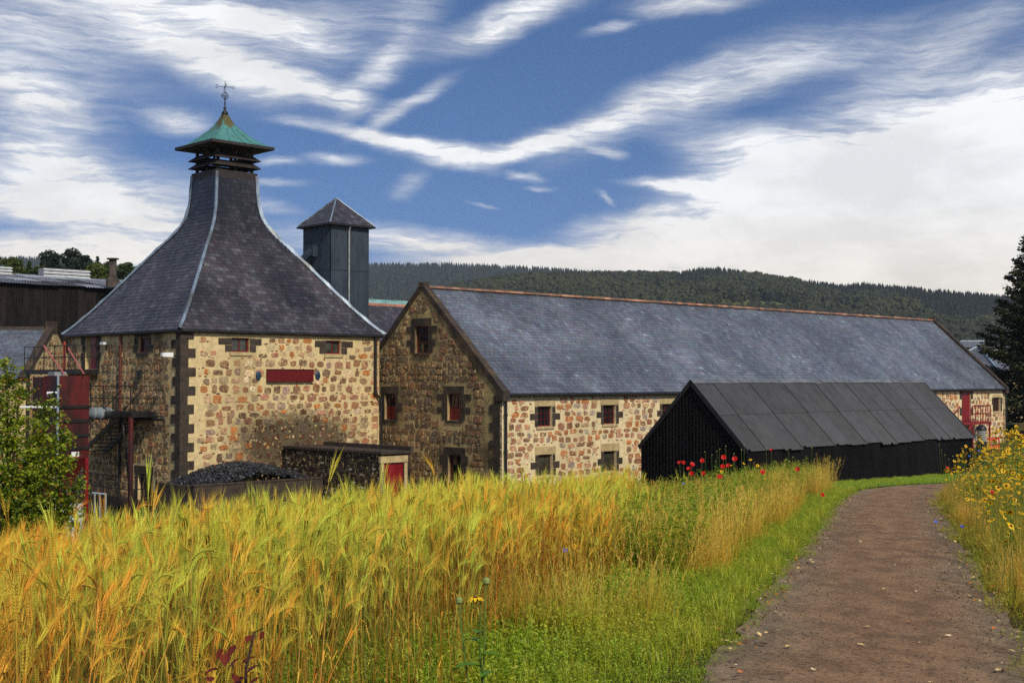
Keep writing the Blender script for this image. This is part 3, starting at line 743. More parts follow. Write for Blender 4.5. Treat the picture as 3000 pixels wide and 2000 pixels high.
scr = MB()
for k in range(4):
    a = TH+k*math.pi/2; d = Vector((math.cos(a), math.sin(a), 0))*KS
    scr.tube([KC+UK*14.2, KC+d*.09+UK*14.32, KC+d*.20+UK*14.40, KC+d*.24+UK*14.50, KC+d*.19+UK*14.47], .014, 5)
    scr.tube([KC+d*.03+UK*14.62, KC+d*.12+UK*14.6, KC+d*.14+UK*14.5, KC+d*.07+UK*14.42], .012, 5)
scr.build('scrollwork', MT['iron'], fo)
for k, ch in enumerate('NESW'):
    a = .35+k*math.pi/2; d = Vector((math.cos(a), math.sin(a), 0))*KS
    mb = MB(); mb.tube([KC+UK*14.90, KC+d*.36+UK*14.90], .011, 5); mb.build('compass_arm', MT['iron'], fo)
    sh = {'N': [[(-.5, -1), (-.5, 1), (.5, -1), (.5, 1)]], 'E': [[(.5, 1), (-.5, 1), (-.5, -1), (.5, -1)], [(-.5, 0), (.3, 0)]], 'S': [[(.5, .8), (0, 1), (-.5, .6), (.5, -.6), (0, -1), (-.5, -.8)]], 'W': [[(-.6, 1), (-.3, -1), (0, .3), (.3, -1), (.6, 1)]]}[ch]
    mb = MB()
    for pl in sh: mb.tube([KC+d*(.42+x*.10)+UK*(14.90+y_*.085) for x, y_ in pl], .011, 4)
    mb.build('compass_letter', MT['iron'], fo)

# sign and oval lamps on the light face
sgn = MB(); FR.box(sgn, sg, .03, .12); so = sgn.build('wall_sign', MT['sign_red'])
tag(so, 'long plain dark red signboard on the light stone kiln wall', 'sign')
fr = MB()
for q in ((sg[0], sg[1], sg[3], sg[3]+.03), (sg[0], sg[1], sg[2]-.03, sg[2])): FR.box(fr, q, .02, .15)
fr.build('sign_edge', MT['red_dark'], so)
for px, nm in ((756, 'left'), (930, 'right')):
    c = FR.hit(px, 1100)
    o = thing('wall_lamp', 'dark blue oval wall lamp %s of the red signboard' % nm, 'lamp', FR.p(c[0], c[1], 0), 'oval lamps beside the sign')
    mb = MB(); prof = [(0, .06), (.10, .058), (.125, .04), (.125, .0)]
    mb.lathe(FR.p(c[0], c[1], 0), prof, 20, FR.n)
    mb.v = [tuple(FR.p(c[0], c[1], 0)+(Vector(p)-FR.p(c[0], c[1], 0))*1.0+UZ*((Vector(p)-FR.p(c[0], c[1], 0)).z*.62)) for p in mb.v]
    mb.build('lamp_body', MT['lamp_blue'], o, True)
    mb = MB(); FR.box(mb, (c[0]-.11, c[0]+.11, c[1]-.012, c[1]+.012), .05, .075); mb.build('visor_rib', MT['black_metal'], o)

# ---------------------------------------------------------------- long barn
B = Vector((-.4887, 53.5554, 0)); BW = 10.1; BLn = 46.4; BB = -6.2; BE = -.56; BR = 4.12
BC = B+U*(BLn/2)+V*(BW/2)
barn = thing('long_maltings_barn', 'long stone barn with grey slate roof, stone gable and small red windows', 'barn', (BC.x, BC.y, BB))
GF = Face(B, -U); LF = Face(B, -V)              # gable: s 0..BW ; long wall: s -BLn..0
GB = Face(B+U*BLn, U); RB = Face(B+V*BW, V)
opG = [GF.rect(1216, 955, 1255, 1034), GF.rect(1127, 1153, 1159, 1228), GF.rect(1311, 1153, 1349, 1231), GF.rect(1313, 1332, 1350, 1414)]
opW = [LF.rect(1576, 1190, 1617, 1249), LF.rect(1578, 1331, 1618, 1392), LF.rect(1768, 1186, 1804, 1242), LF.rect(1769, 1321, 1805, 1380), LF.rect(1941, 1183, 1974, 1236),
       LF.rect(2912, 1164, 2931, 1205), LF.rect(2818, 1146, 2844, 1240)]
tri = lambda z: 0 if z <= BE else (z-BE)/(BR+.1-BE)*BW/2
mg, ml = MB(), MB()
wall_sheet(mg, GF, lambda z: tri(z), lambda z: BW-tri(z), [BB, BE, BR+.1], opG)
wall_sheet(ml, LF, lambda z: -BLn, lambda z: 0, [BB, BE], opW)
wall_sheet(ml, RB, lambda z: 0, lambda z: BLn, [BB, BE], [])
wall_sheet(ml, GB, lambda z: -BW+tri(z), lambda z: -tri(z), [BB, BE, BR+.1], [])
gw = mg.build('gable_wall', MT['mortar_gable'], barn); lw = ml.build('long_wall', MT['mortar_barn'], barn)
avG = []
avG += surround(GF, opG[0], barn, .36, (.30, .55), .12, 4, lm='coping', lw=.22); window(GF, opG[0], barn, 2, 3)
avG += surround(GF, opG[1], barn, .34, (.18, .5), .12, 3, lm='coping', lw=.22); window(GF, opG[1], barn, 3, 2, panel=.48)
avG += surround(GF, opG[2], barn, .34, (.34, .66), .12, 4, lm='coping', lw=.24); window(GF, opG[2], barn, 3, 2, panel=.46)
avG += surround(GF, opG[3], barn, .34, (.5, .34), .12, 3, lm='coping', lw=.3); window(GF, opG[3], barn, 2, 3)
avW = []
for i, r in enumerate(opW[:5]):
    avW += surround(LF, r, barn, .36, (.2, .46), .12, 3, lw=.22)
    window(LF, r, barn, 3, 3, m='window_frame' if i not in (1, 3) else 'frame_old', glass='glass' if i not in (1, 3) else 'glass_lit')
avW += surround(LF, opW[5], barn, .2, (.2, .3), .1, 2, lw=.15); window(LF, opW[5], barn, 2, 3)
avW += surround(LF, opW[6], barn, .05, (.02, .3), 0, 4, lw=0)
s0, s1, z0, z1 = opW[6]
mb = MB(); n_ = 4
for k in range(n_): LF.box(mb, (s0+(s1-s0)*k/n_+.006, s0+(s1-s0)*(k+1)/n_-.006, z0, z1), -.12, -.07)
bd = mb.build('door', MT['red_paint'], barn)
mb = MB(); mb.tube([LF.p(s1-.12, z0+.95, -.04), LF.p(s1-.12, z0+1.1, -.04)], .02, 6); mb.build('handle', MT['iron'], bd)
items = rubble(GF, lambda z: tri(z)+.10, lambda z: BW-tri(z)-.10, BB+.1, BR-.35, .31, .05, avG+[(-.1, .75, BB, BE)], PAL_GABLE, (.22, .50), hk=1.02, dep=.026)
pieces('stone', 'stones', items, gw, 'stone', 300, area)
items = rubble(LF, lambda z: -BLn, lambda z: -.06, BB+.1, BE-.08, .28, .11, avW+[(-.30, .1, BB, BE)], PAL_BARN, (.25, .54), hk=.96, galets=.8, dep=.02)
pieces('stone', 'stones', items, lw, 'stone', 300, slate_area)
z = BB; i = 0
while z < BE-.2:                                  # corner stones of the gable
    h = .37; mb = MB()
    GF.box(mb, (.0, .62 if i % 2 else .34, z+.01, min(z+h, BE)-.01), -.1, .03); mb.build('quoin', MT['dressed_dark'], barn)
    z += h; i += 1
# roof
slp = Vector((0, 0, 0)); run = BW/2+.14; rise = BR-BE; slen = math.hypot(run, rise)
rd = MB()
for off, nn in ((-.14, 1), (BW+.14, -1)):
    e0 = B+V*off+UZ*(BE+.0); e1 = e0+U*BLn; r0 = B+V*(BW/2)+UZ*BR; r1 = r0+U*BLn
    dn = Vector((0, 0, -.05))
    rd.add([e0+dn, e1+dn, r1+dn, r0+dn, e0-UZ*.14, e1-UZ*.14, r1-UZ*.2, r0-UZ*.2], [(0, 1, 2, 3), (4, 7, 6, 5), (0, 4, 5, 1)])
br = rd.build('roof', MT['deck'], barn)
def plane_slates(origin, a, up, nrm, length, slope, ex, wr, pal, s0=0., jit=.02, dv=.09):
    items = []; y = 0.; ax = a if a.cross(up).dot(nrm) > 0 else -a
    while y < slope-.05:
        x = s0-random.uniform(0, .3)
        while x < length:
            wd = random.uniform(*wr); x0, x1 = max(x, s0), min(x+wd, length); x += wd
            if x1-x0 < .05: continue
            j = random.uniform(-jit, jit); ax2 = ax*math.cos(j)+up*math.sin(j); up2 = up*math.cos(j)-ax*math.sin(j)
            items.append((frame_matrix(origin+a*((x0+x1)/2)+up*y+nrm*random.uniform(0, .008), ax2, up2, nrm, x1-x0-.016, min(ex*1.12, slope-y), 1), SLATE, 'slate', hsvj(random.choice(pal), dv)))
        y += ex
    return items
upN = (V*run+UZ*rise).normalized(); nN = (-V*rise+UZ*run).normalized()
upF = (-V*run+UZ*rise).normalized(); nF = (V*rise+UZ*run).normalized()
it1 = plane_slates(B-V*.14+UZ*BE, U, upN, nN, BLn-.3, slen, .205, (.24, .34), PAL_SLATE_B, .3)
it2 = plane_slates(B+V*(BW+.14)+UZ*BE, U, upF, nF, BLn-.3, slen, .41, (.5, .66), PAL_SLATE_B, .3)
pieces('slate', 'slates', patchy(it1, .20, .30, .015)+it2, br, 'slate', 300, lambda it: it[0].translation.length+(100 if it in () else 0))
s_ = .35
while s_ < BLn-.4:                                # orange ridge tiles
    c = B+V*(BW/2)+U*s_+UZ*(BR+.02); L = .44; mb = MB(); r0, r1 = .15, .165
    vs_ = []
    for x, rr in ((0, r0), (L, r1)):
        for k in range(5):
            a = math.pi*k/4; vs_.append(c+U*x+V*(math.cos(a)*rr)+UZ*(math.sin(a)*rr*.75-.03))
    mb.add(vs_, [(k, k+1, k+6, k+5) for k in range(4)]+[(5, 6, 7, 8, 9), (4, 3, 2, 1, 0)])
    o = mb.build('ridge_tile', MT['plain_obj'], br); o.color = (*hsvj(lin(random.choice(((146, 104, 80), (130, 92, 72), (160, 120, 96), (110, 88, 74)))), .2), 1)
    s_ += .45
for base, uo in ((B, (-.05, .30)), (B+U*BLn, (-.30, .05))):   # skews
    for sgnv in (1, -1):
        e0 = base+V*(-.16 if sgnv > 0 else BW+.16)+UZ*(BE+.03); apex = base+V*(BW/2)+UZ*(BR+.08)
        d = (apex-e0); L = d.length; d.normalize(); nrm = U.cross(d)*(1 if sgnv > 0 else -1)
        if nrm.z < 0: nrm = -nrm
        n_ = 7
        for k in range(n_):
            mb = MB(); mb.box(e0, U, d, nrm, uo[0], uo[1], L*k/n_+.006, L*(k+1)/n_-.006, -.14, .10+.01*(k % 2)); mb.build('coping_stone', MT['coping'], barn)
    mb = MB(); mb.box(base+V*(BW/2)+UZ*(BR+.1), U, V, UZ, uo[0]-.02, uo[1]+.02, -.16, .16, -.1, .13); mb.build('apex_stone', MT['coping'], barn)
    for vo in (-.16, BW+.16-.36):
        mb = MB(); mb.box(base+V*vo+UZ*BE, U, V, UZ, uo[0]-.02, uo[1], -.1, .36, -.30, .10); mb.build('skew_putt', MT['coping'], barn)
mb = MB(); mb.tube([LF.p(-BLn+.3, BE-.07, .20), LF.p(-.3, BE-.07, .20)], .07, 8); mb.build('gutter', MT['black_metal'], barn)
mb = MB(); mb.tube([LF.p(-.22, BE-.08, .2), LF.p(-.22, BE-.3, .12), LF.p(-.22, BB+.1, .12)], .055, 8)
for z in (-1.5, -3, -4.5): mb.tube([LF.p(-.22, z, .12), LF.p(-.22, z+.12, .12)], .075, 8)
mb.build('downpipe', MT['black_metal'], barn)
mb = MB(); mb.tube([LF.p(-BLn+.2, BE-.08, .2), LF.p(-BLn+.2, BB, .12)], .055, 8); mb.build('downpipe', MT['black_metal'], barn)
# downpipe in the corner between kiln and barn
c = FR.hit(1096, 1000)[0]
mb = MB(); P_ = [FR.p(c, KE-.08, .12), FR.p(c, FR.hit(1096, 1150)[1], .12), FR.p(c-.30, FR.hit(1096, 1172)[1], .14), FR.p(c-.34, FR.hit(1110, 1310)[1], .14)]
mb.tube(P_, .06, 8)
for q in P_[1:3]: mb.tube([q-UZ*.08, q+UZ*.08], .085, 8)
mb.build('downpipe', MT['black_metal'], kiln)

# small corner shed by the kiln, coal heap and its bunker
D0 = Vector((-10.78, 60.9, 0))*KS; OT = -3.08*KS
m_ = 7.42*KS; OC = D0-V*m_                          # near corner
shed = thing('brick_outhouse', 'low flat-roofed outhouse of stained whitewashed brick with red door', 'outhouse', (OC.x, OC.y, KB))
OWd = 1.62*KS
OF = Face(OC, -U); OD = Face(OC, -V)             # long stained wall: s 0..m_ ; door wall: s -OWd..0
dr = OD.rect(1125, 1355, 1183, 1440); dr = (dr[0], dr[1], KB+.05, dr[3])
mb = MB(); wall_sheet(mb, OF, lambda z: 0, lambda z: m_, [KB, OT-.1], []); wall_sheet(mb, OD, lambda z: -OWd, lambda z: 0, [KB, OT-.1], [dr])
OQ = Face(OC+U*OWd, U); wall_sheet(mb, OQ, lambda z: -m_, lambda z: 0, [KB, OT-.1], [])
def whitewash():
    m = bpy.data.materials.new('whitewash'); m.use_nodes = True; t = NT(m.node_tree)
    pos = t.n('ShaderNodeNewGeometry').outputs['Position']
    n1 = t.noise(pos, 1.0, 5, .6).outputs[0]; n2 = t.noise(t.vmul(pos, (1, 1, .5)), 5, 5, .7).outputs[0]
    c = t.mix(t.smooth(n1, .35, .6), (*lin((78, 64, 48)), 1), (*lin((36, 29, 23)), 1))
    c = t.mix(t.smooth(n2, .60, .68, 0, .75), c, (*lin((170, 162, 140)), 1))
    b = t.n('ShaderNodeBsdfPrincipled', {'Base Color': c, 'Roughness': .9, 'Specular IOR Level': .2})
    t.set(b, 'Normal', t.n('ShaderNodeBump', {'Height': n2, 'Strength': .5, 'Distance': .03}))
    t.n('ShaderNodeOutputMaterial', {0: b}); return m
MT['whitewash'] = whitewash()
ow = mb.build('wall', MT['whitewash'], shed)
for fc, a0, a1 in ((OF, .02, m_), (OD, -OWd, -.02)):         # bricks of the stained wall, slightly proud
    its = []; z = KB+.05; r_ = 0
    while z < OT-.2:
        s_ = a0+(.12 if r_ % 2 else 0)
        while s_ < a1-.2:
            if not (fc is OD and s_+.22 > dr[0]-.18 and s_ < dr[1]+.18 and z < dr[3]+.32):
                col_ = lin(random.choice(((60, 49, 38), (44, 36, 29), (74, 60, 45), (52, 43, 34), (48, 40, 32), (90, 76, 58)))) if random.random() < (.97 if z > -4.2 else .84) else lin((168, 160, 140))
                its.append((frame_matrix(fc.p(s_+.11, z+.04), fc.a, UZ, fc.n, .215, .072, .03), BLOCK, 'brick', hsvj(col_, .25)))
            s_ += .235
        z += .085; r_ += 1
    pieces('brick', 'bricks', its, ow, 'stone', 150, lambda it: -it[0].translation.z)
blocks('lintel', OD, [(dr[0]-.2, dr[1]+.2, dr[3], dr[3]+.28)], shed, MT['lintel'], .03)
blocks('jamb', OD, [(dr[0]-.18, dr[0], KB, dr[3]), (dr[1], dr[1]+.16, KB, dr[3])], shed, MT['lintel'], .03)
mb = MB(); OD.box(mb, dr, -.12, -.06); od = mb.build('door', MT['red_paint'], shed)
mb = MB(); mb.tube([OD.p(dr[0]+.14, KB+1.1, -.03), OD.p(dr[0]+.14, KB+1.25, -.03)], .02, 6); mb.build('handle', MT['iron'], od)
mb = MB(); mb.box(OC-U*.08-V*.08, U, V, UZ, 0, OWd+.16, 0, m_+.0, OT-.1, OT); sl_ = mb.build('roof_slab', MT['dressed_dark'], shed)
mb = MB(); mb.box(OC-U*.08-V*.08, U, V, UZ, OWd+.0, OWd+.18, 0, m_-.9, OT+.002, OT+.16); mb.build('parapet', MT['dressed_dark'], shed)
bk = thing('coal_bunker', 'low dark stained concrete bunker wall in front of the coal heap', 'bunker', (FR.p(-4.2, KB, 3.2).x, FR.p(-4.2, KB, 3.2).y, KB))
a0 = FR.hit(572, 1424, 2.9); mb = MB(); FR.box(mb, (-6.9, a0[0]+.1, KB, a0[1]), 2.8, 3.0); FR.box(mb, (a0[0]-.1, a0[0]+.1, KB, a0[1]-.01), .06, 2.79); mb.build('bunker_wall', MT['dressed_dark'], bk)
mb = MB(); FR.box(mb, (-6.9, a0[0]+.14, a0[1]+.002, a0[1]+.06), 2.77, 3.03); mb.build('coping_slab', MT['dressed_dark'], bk)
top = FR.hit(715, 1358, 1.2)
V_, F_ = [], []; b = 0
for i in range(4200):
    x = random.uniform(-7.4, a0[0]-.05); d = random.uniform(.05, 2.75)
    zt = top[1]-.10*(d-1)**2-.62*abs((x-top[0])/3.2)**1.6*1.3
    zt = max(KB+.3, zt+random.uniform(-.06, .05))
    r_ = random.uniform(.05, .13); q = np.array(FR.p(x, zt, d))
    tv = STONES[random.randrange(14)]
    A = np.linalg.qr(rng.normal(size=(3, 3)))[0]
    V_.append((tv[0]*[1, .6, 1]*r_) @ A.T+q); F_.append(np.array(tv[1])+b); b += len(tv[0])
V_ = np.concatenate(V_); cc = V_.mean(0); co = bpy.data.objects.new('coal_heap', np_mesh('coal_heap', V_-cc, np.concatenate(F_), MT['coal'])); link(co, None, cc)
tag(co, 'heap of black coal piled against the light kiln wall', 'coal', kind='stuff')

# ---------------------------------------------------------------- corrugated sheets
def corr(o, a, up, n, w_, L_, pitch=.076, amp=.011, seg=4, rows=1, bend=0.):
    mb = MB(); nc = max(2, int(round(w_/pitch*seg)))
    for j in range(rows+1):
        for i in range(nc+1):
            x = w_*i/nc
            mb.v.append(tuple(Vector(o)+a*x+up*(L_*j/rows)+n*(amp*math.cos(2*math.pi*x/pitch)+bend*math.sin(math.pi*j/rows))))
    for j in range(rows):
        for i in range(nc): k = j*(nc+1)+i; mb.f.append((k, k+1, k+nc+2, k+nc+1))
    return mb
def sheet_obj(name, mb, parent, c, dv=.25, m='sheet_obj'):
    o = mb.build(name, MT[m], parent); o.color = (*hsvj(c, dv, .02), 1); return o

# black corrugated shed in front of the barn
kS = .72
SC = Vector((11.8286, 65.1686, 0))*kS; SW = 6.8713*kS; SL = 24.2034*kS; SE = -3.437*kS; SR = -.015; SB = -6.2
sh = thing('corrugated_shed', 'long low black corrugated iron shed with pitched roof and ragged eaves', 'shed', (SC+U*SL/2+V*SW/2).to_tuple()[:2]+(SB,))
SG = Face(SC, -U); SF = Face(SC, -V)
BLK = lin((15, 13, 13)); ROOFC = lin((47, 46, 49))
tri_s = lambda s_: SE+(SR-SE)*(1-abs(s_-SW/2)/(SW/2))
core = MB()                                       # timber frame inside
for s_ in np.linspace(.1, SL-.1, 7):
    for v_ in (.1, SW-.1): core.box(SC+U*s_+V*v_, U, V, UZ, -.05, .05, -.05, .05, SB, SE-.1)
core.build('frame', MT['deck'], sh)
n_ = 8
for k in range(n_):                               # gable sheets
    s0, s1 = SW*k/n_, SW*(k+1)/n_
    mb = MB(); nc = 34
    for i in range(nc+1):
        s_ = s0+(s1-s0)*i/nc
        for z in (SB, tri_s(s_)-.05): mb.v.append(tuple(SG.p(s_, z, .02+.012*math.cos(s_*2*math.pi/.16))))
    mb.f = [(2*i, 2*i+1, 2*i+3, 2*i+2) for i in range(nc)]
    sheet_obj('wall_sheet', mb, sh, BLK, .4, 'blackwall_obj')
n_ = 17
for k in range(n_):
    x0 = SL*k/n_
    sheet_obj('wall_sheet', corr(SF.p(-(x0+SL/n_), SB, .02+.004*(k % 2)), SF.a, UZ, SF.n, SL/n_, SE-SB-.08, .16, .014, 4), sh, BLK, .4, 'blackwall_obj')
RBk = Face(SC+V*SW, V); SGb = Face(SC+U*SL, U)
sheet_obj('wall_sheet', corr(RBk.p(0, SB, .02), RBk.a, UZ, RBk.n, SL, SE-SB-.08, .16, .014, 2), sh, BLK)
mb = MB(); mb.add([SGb.p(0, SB), SGb.p(-SW, SB), SGb.p(-SW, SE-.1), SGb.p(-SW/2, SR-.1), SGb.p(0, SE-.1)], [(0, 1, 2, 3, 4)]); sheet_obj('wall_sheet', mb, sh, BLK)
ovh = .12
e = SC-V*ovh+UZ*(SE-ovh*(SR-SE)/(SW/2)); rg = SC+V*(SW/2)+UZ*SR
upS = (rg-e); sl_len = upS.length; upS.normalize(); nS = Vector((-V.x*upS.z, -V.y*upS.z, math.hypot(upS.x, upS.y)))
cols = 15; cw = (SL+.16)/cols
rr = random.Random(5)
for k in range(cols):
    for j in range(2):
        o = e-U*.08+U*(cw*k)+upS*(sl_len*.5*j)+nS*(.012*(k % 2)+.018*j)
        low = rr.uniform(-.05, .05) if j == 0 else 0
        if j == 0 and rr.random() < .3: low -= .06
        mb = corr(o+upS*low, U, upS, nS, cw+.03, sl_len*.5-low+(.08 if j == 0 else 0), .10, .016, 4, 1)
        if j == 0:                                # ragged lower edge
            nc = len(mb.v)//2
            for i in range(nc):
                if rr.random() < .12: mb.v[i] = tuple(Vector(mb.v[i])+upS*rr.uniform(-.02, .05))
            if rr.random() < .4:
                q = rr.randrange(nc-10)
                for i in range(q, q+8): mb.v[i] = tuple(Vector(mb.v[i])+upS*rr.uniform(.03, .14))
        sheet_obj('roof_sheet', mb, sh, ROOFC, .28)
e2 = SC+V*(SW+ovh)+UZ*(SE-ovh*(SR-SE)/(SW/2)); up2 = (rg-e2); l2 = up2.length; up2.normalize(); n2_ = Vector((V.x*up2.z, V.y*up2.z, math.hypot(up2.x, up2.y)))
for k in range(cols): sheet_obj('roof_sheet', corr(e2-U*.08+U*(cw*k), U, up2, n2_, cw+.03, l2, .15, .010, 3), sh, ROOFC, .16)
for k in range(6):                                # ridge capping, a little buckled
    a = rg-U*.1+U*((SL+.2)/6*k); L = (SL+.2)/6-.01
    mb = MB(); pts = []
    for x in (0, L*.5, L):
        zz = .035+rr.uniform(-.015, .02)
        pts += [a+U*x-V*.17+UZ*(zz-.13), a+U*x+UZ*(zz+.015), a+U*x+V*.17+UZ*(zz-.13)]
    mb.add(pts, [(0, 1, 4, 3), (1, 2, 5, 4), (3, 4, 7, 6), (4, 5, 8, 7)]); sheet_obj('ridge_cap', mb, sh, lin((96, 98, 102)), .2)
for vv, q in ((-ovh, SC), (SW/2, None)):
    pass
for uo in (-.1, SL+.06):                          # barge boards
    for ee, uu, nn in ((e, upS, nS), (e2, up2, n2_)):
        mb = MB(); mb.box(ee+U*uo, U, uu, nn, 0, .04, 0, sl_len-.02, -.13, .03); mb.build('barge_board', MT['black_metal'], sh)

# ---------------------------------------------------------------- dark elevator tower behind the kiln
T = Vector((-9.86, 70, 0)); TS = 2.57; TE = 8.55; TA = 10.15; TB = -5.9
tw = thing('elevator_tower', 'tall dark blue corrugated tower with slate pyramid roof behind the kiln', 'tower', ((T+(U+V)*TS/2).x, (T+(U+V)*TS/2).y, TB))
for o_, n__ in ((T, -V), (T, -U), (T+V*TS, V), (T+U*TS, U)):
    fc = Face(o_, n__); lo = -TS if n__ in (-V, U) else 0
    for z0, z1 in ((TB, .5), (.5, 3.3), (3.3, 6.0), (6.0, TE)):
        for k in range(3):
            mb = corr(fc.p(lo+TS/3*k, z0, .012+.006*(k % 2)), fc.a, UZ, fc.n, TS/3+.012, z1-z0+.04, .11, .012, 4)
            sheet_obj('wall_sheet', mb, tw, lin((40, 51, 60)), .12)
tc = T+(U+V)*(TS/2); th_ = TS/2+.24
tr_ = MB().loft4(tc, U, V, [(th_-.04, TE-.02), (.02, TA-.03)]).build('roof', MT['deck'], tw)
items = []
for (a, n) in ((U, -V), (V, -U), (U, V), (V, U)):
    rs = math.hypot(th_, TA-TE); tv = (-n*th_+UZ*(TA-TE)).normalized(); nv = (n*(TA-TE)+UZ*th_).normalized(); y = 0
    ax = a if a.cross(tv).dot(nv) > 0 else -a
    while y < rs-.1:
        hm = th_*(1-(y+.1)/rs)-.03; x = -hm-random.uniform(0, .2); o = tc+n*th_*(1-y/rs)+UZ*(TE+(TA-TE)*y/rs)
        while x < hm:
            wd = random.uniform(.22, .32); x0, x1 = max(x, -hm), min(x+wd, hm); x += wd
            if x1-x0 > .05: items.append((frame_matrix(o+a*((x0+x1)/2), ax, tv, nv, x1-x0-.014, .23, 1), SLATE, 'slate', hsvj(random.choice(PAL_SLATE), .25)))
        y += .2
pieces('slate', 'slates', items, tr_, 'slate', 300)
for sa, sb in ((-1, -1), (1, -1), (-1, 1), (1, 1)):
    mb = MB(); p0 = tc+U*(sa*th_)+V*(sb*th_)+UZ*(TE+.02); p1 = tc+UZ*(TA+.02); mb.tube([p0, p1], .045, 6); mb.build('hip_flashing', MT['lead'], tr_)
MB().loft4(tc, U, V, [(th_-.02, TE-.10), (th_+.05, TE-.10), (th_+.05, TE-.01), (th_-.05, TE-.01)], cap=False).build('gutter', MT['black_metal'], tw)
fT = Face(T, -V); c = fT.hit(1023, 700, .1)
mb = MB(); mb.tube([fT.p(c[0], TE-.1, .2), fT.p(c[0], TE-.35, .1), fT.p(c[0], -4, .1)], .05, 8); mb.build('downpipe', MT['galv_dull'], tw)
fT2 = Face(T, -U); c0 = fT2.hit(925, 724); mb = MB()
mb.box(fT2.p(c0[0], c0[1]), fT2.a, fT2.n, UZ, -.22, .22, 0, .35, -.55, .05); mb.tube([fT2.p(c0[0], c0[1]-.2, .25), fT2.p(c0[0]+.5, c0[1]-.95, .8), fT2.p(c0[0]+.6, c0[1]-1.3, .9)], .2, 8); mb.build('chute', MT['tower_wall'], tw)

# ---------------------------------------------------------------- slate range behind, with orange ridge; green ridge vent behind that
P_ = Vector((-8.4, 75, 0)); RZ = 4.45; HW = 4.6; REz = RZ-4.3; RLn = 34; R0 = P_-U*4.6
rr_ = thing('rear_slate_range', 'slate roofed range with orange ridge between kiln and barn gable', 'building', ((R0+U*RLn/2).x, (R0+U*RLn/2).y, -6))
mb = MB()
for n__, o_ in ((-V, R0-V*HW), (V, R0+V*HW)):
    fc = Face(o_, n__); l0, l1 = (-RLn, 0) if n__ == -V else (0, RLn)
    wall_sheet(mb, fc, lambda z: l0, lambda z: l1, [-6, REz], [])
for n__, o_ in ((-U, R0-V*HW), (U, R0-V*HW+U*RLn)):
    fc = Face(o_, n__); sgn_ = 1 if n__ == -U else -1
    mb.add([fc.p(0, -6), fc.p(sgn_*2*HW, -6), fc.p(sgn_*2*HW, REz), fc.p(sgn_*HW, RZ-.1), fc.p(0, REz)], [(0, 1, 2, 3, 4)])
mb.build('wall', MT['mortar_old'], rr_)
rdm = MB()
for sg_ in (-1, 1):
    e0 = R0+V*(sg_*(HW+.15))+UZ*(REz-.1); r0 = R0+UZ*RZ
    rdm.add([e0-UZ*.06, e0+U*RLn-UZ*.06, r0+U*RLn-UZ*.06, r0-UZ*.06], [(0, 1, 2, 3)])
rro = rdm.build('roof', MT['deck'], rr_)
e0 = R0-V*(HW+.15)+UZ*(REz-.1); up_ = (R0+UZ*RZ-e0); sl3 = up_.length; up_.normalize(); nn_ = (U.cross(up_)); nn_ = nn_ if nn_.z > 0 else -nn_
its = plane_slates(e0, U, up_, nn_, RLn, sl3, .22, (.24, .36), PAL_SLATE, 0)
pieces('slate', 'slates', its, rro, 'slate', 150, lambda it: (it[0].translation-at(1130, 940, 73)).length)
for k in range(30):
    mb = MB(); a = R0+U*(.46*k+3)+UZ*(RZ-.01); mb.add([a-V*.16-UZ*.1, a+UZ*.06, a+V*.16-UZ*.1, a+U*.44-V*.17-UZ*.1, a+U*.44+UZ*.07, a+U*.44+V*.17-UZ*.1], [(0, 1, 4, 3), (1, 2, 5, 4), (0, 2, 1), (3, 4, 5)])
    o = mb.build('ridge_tile', MT['plain_obj'], rro); o.color = (*hsvj(lin((158, 106, 80)), .2), 1)
gq = at(1086, 880, 92); gv = thing('green_roof_shed', 'far shed with pale green corrugated roof behind the rear slate range', 'shed', (gq+U*5).to_tuple()[:2]+(-6,))
gr = gq+UZ*0; gr.z = at(1086, 873, 92).z
MB().box(Vector((gr.x, gr.y, 0)), U, V, UZ, 0, 14, 0, 3.0, -6, gr.z-.65).build('wall', MT['tower_wall'], gv)
upg = (V*1.5+UZ*.62).normalized(); ng = (-V*.62+UZ*1.5).normalized(); upg2 = (-V*1.5+UZ*.62).normalized(); ng2 = (V*.62+UZ*1.5).normalized()
b0 = Vector((gr.x, gr.y, gr.z-.62))
for k in range(7):
    sheet_obj('roof_sheet', corr(b0-V*.1+U*(2*k), U, upg, ng, 2.02, 1.75, .25, .03, 5), gv, lin((128, 166, 158)), .12)
    sheet_obj('roof_sheet', corr(b0+V*3.1+U*(2*k), U, upg2, ng2, 2.02, 1.75, .25, .03, 3), gv, lin((128, 166, 158)), .12)

# ---------------------------------------------------------------- left: big black corrugated warehouse, slate roofed store
LW = Vector((at(0, 826, 88).x, 88, 0)); LZ = at(0, 826, 88).z
w0 = LW-U*14; Lb = thing('black_warehouse', 'big dark corrugated warehouse with low grey roof behind the kiln', 'warehouse', (LW+V*7).to_tuple()[:2]+(-6,))
fW = Face(w0, -V); WL_ = 34.0
nsh = 26
for k in range(nsh):
    mb = corr(fW.p(-WL_/nsh*(k+1), -6, .01*(k % 2)), fW.a, UZ, fW.n, WL_/nsh+.02, LZ+6-.15, .2, .03, 4)
    sheet_obj('wall_sheet', mb, Lb, lin(random.choice(((30, 26, 24), (36, 31, 28), (26, 23, 22)))), .3, 'blackwall_obj')
fc = Face(w0+V*16, V); mb = MB(); mb.add([fc.p(0, -6), fc.p(WL_, -6), fc.p(WL_, LZ-.1), fc.p(0, LZ-.1)], [(0, 1, 2, 3)]); sheet_obj('wall_sheet', mb, Lb, lin((34, 29, 27)))
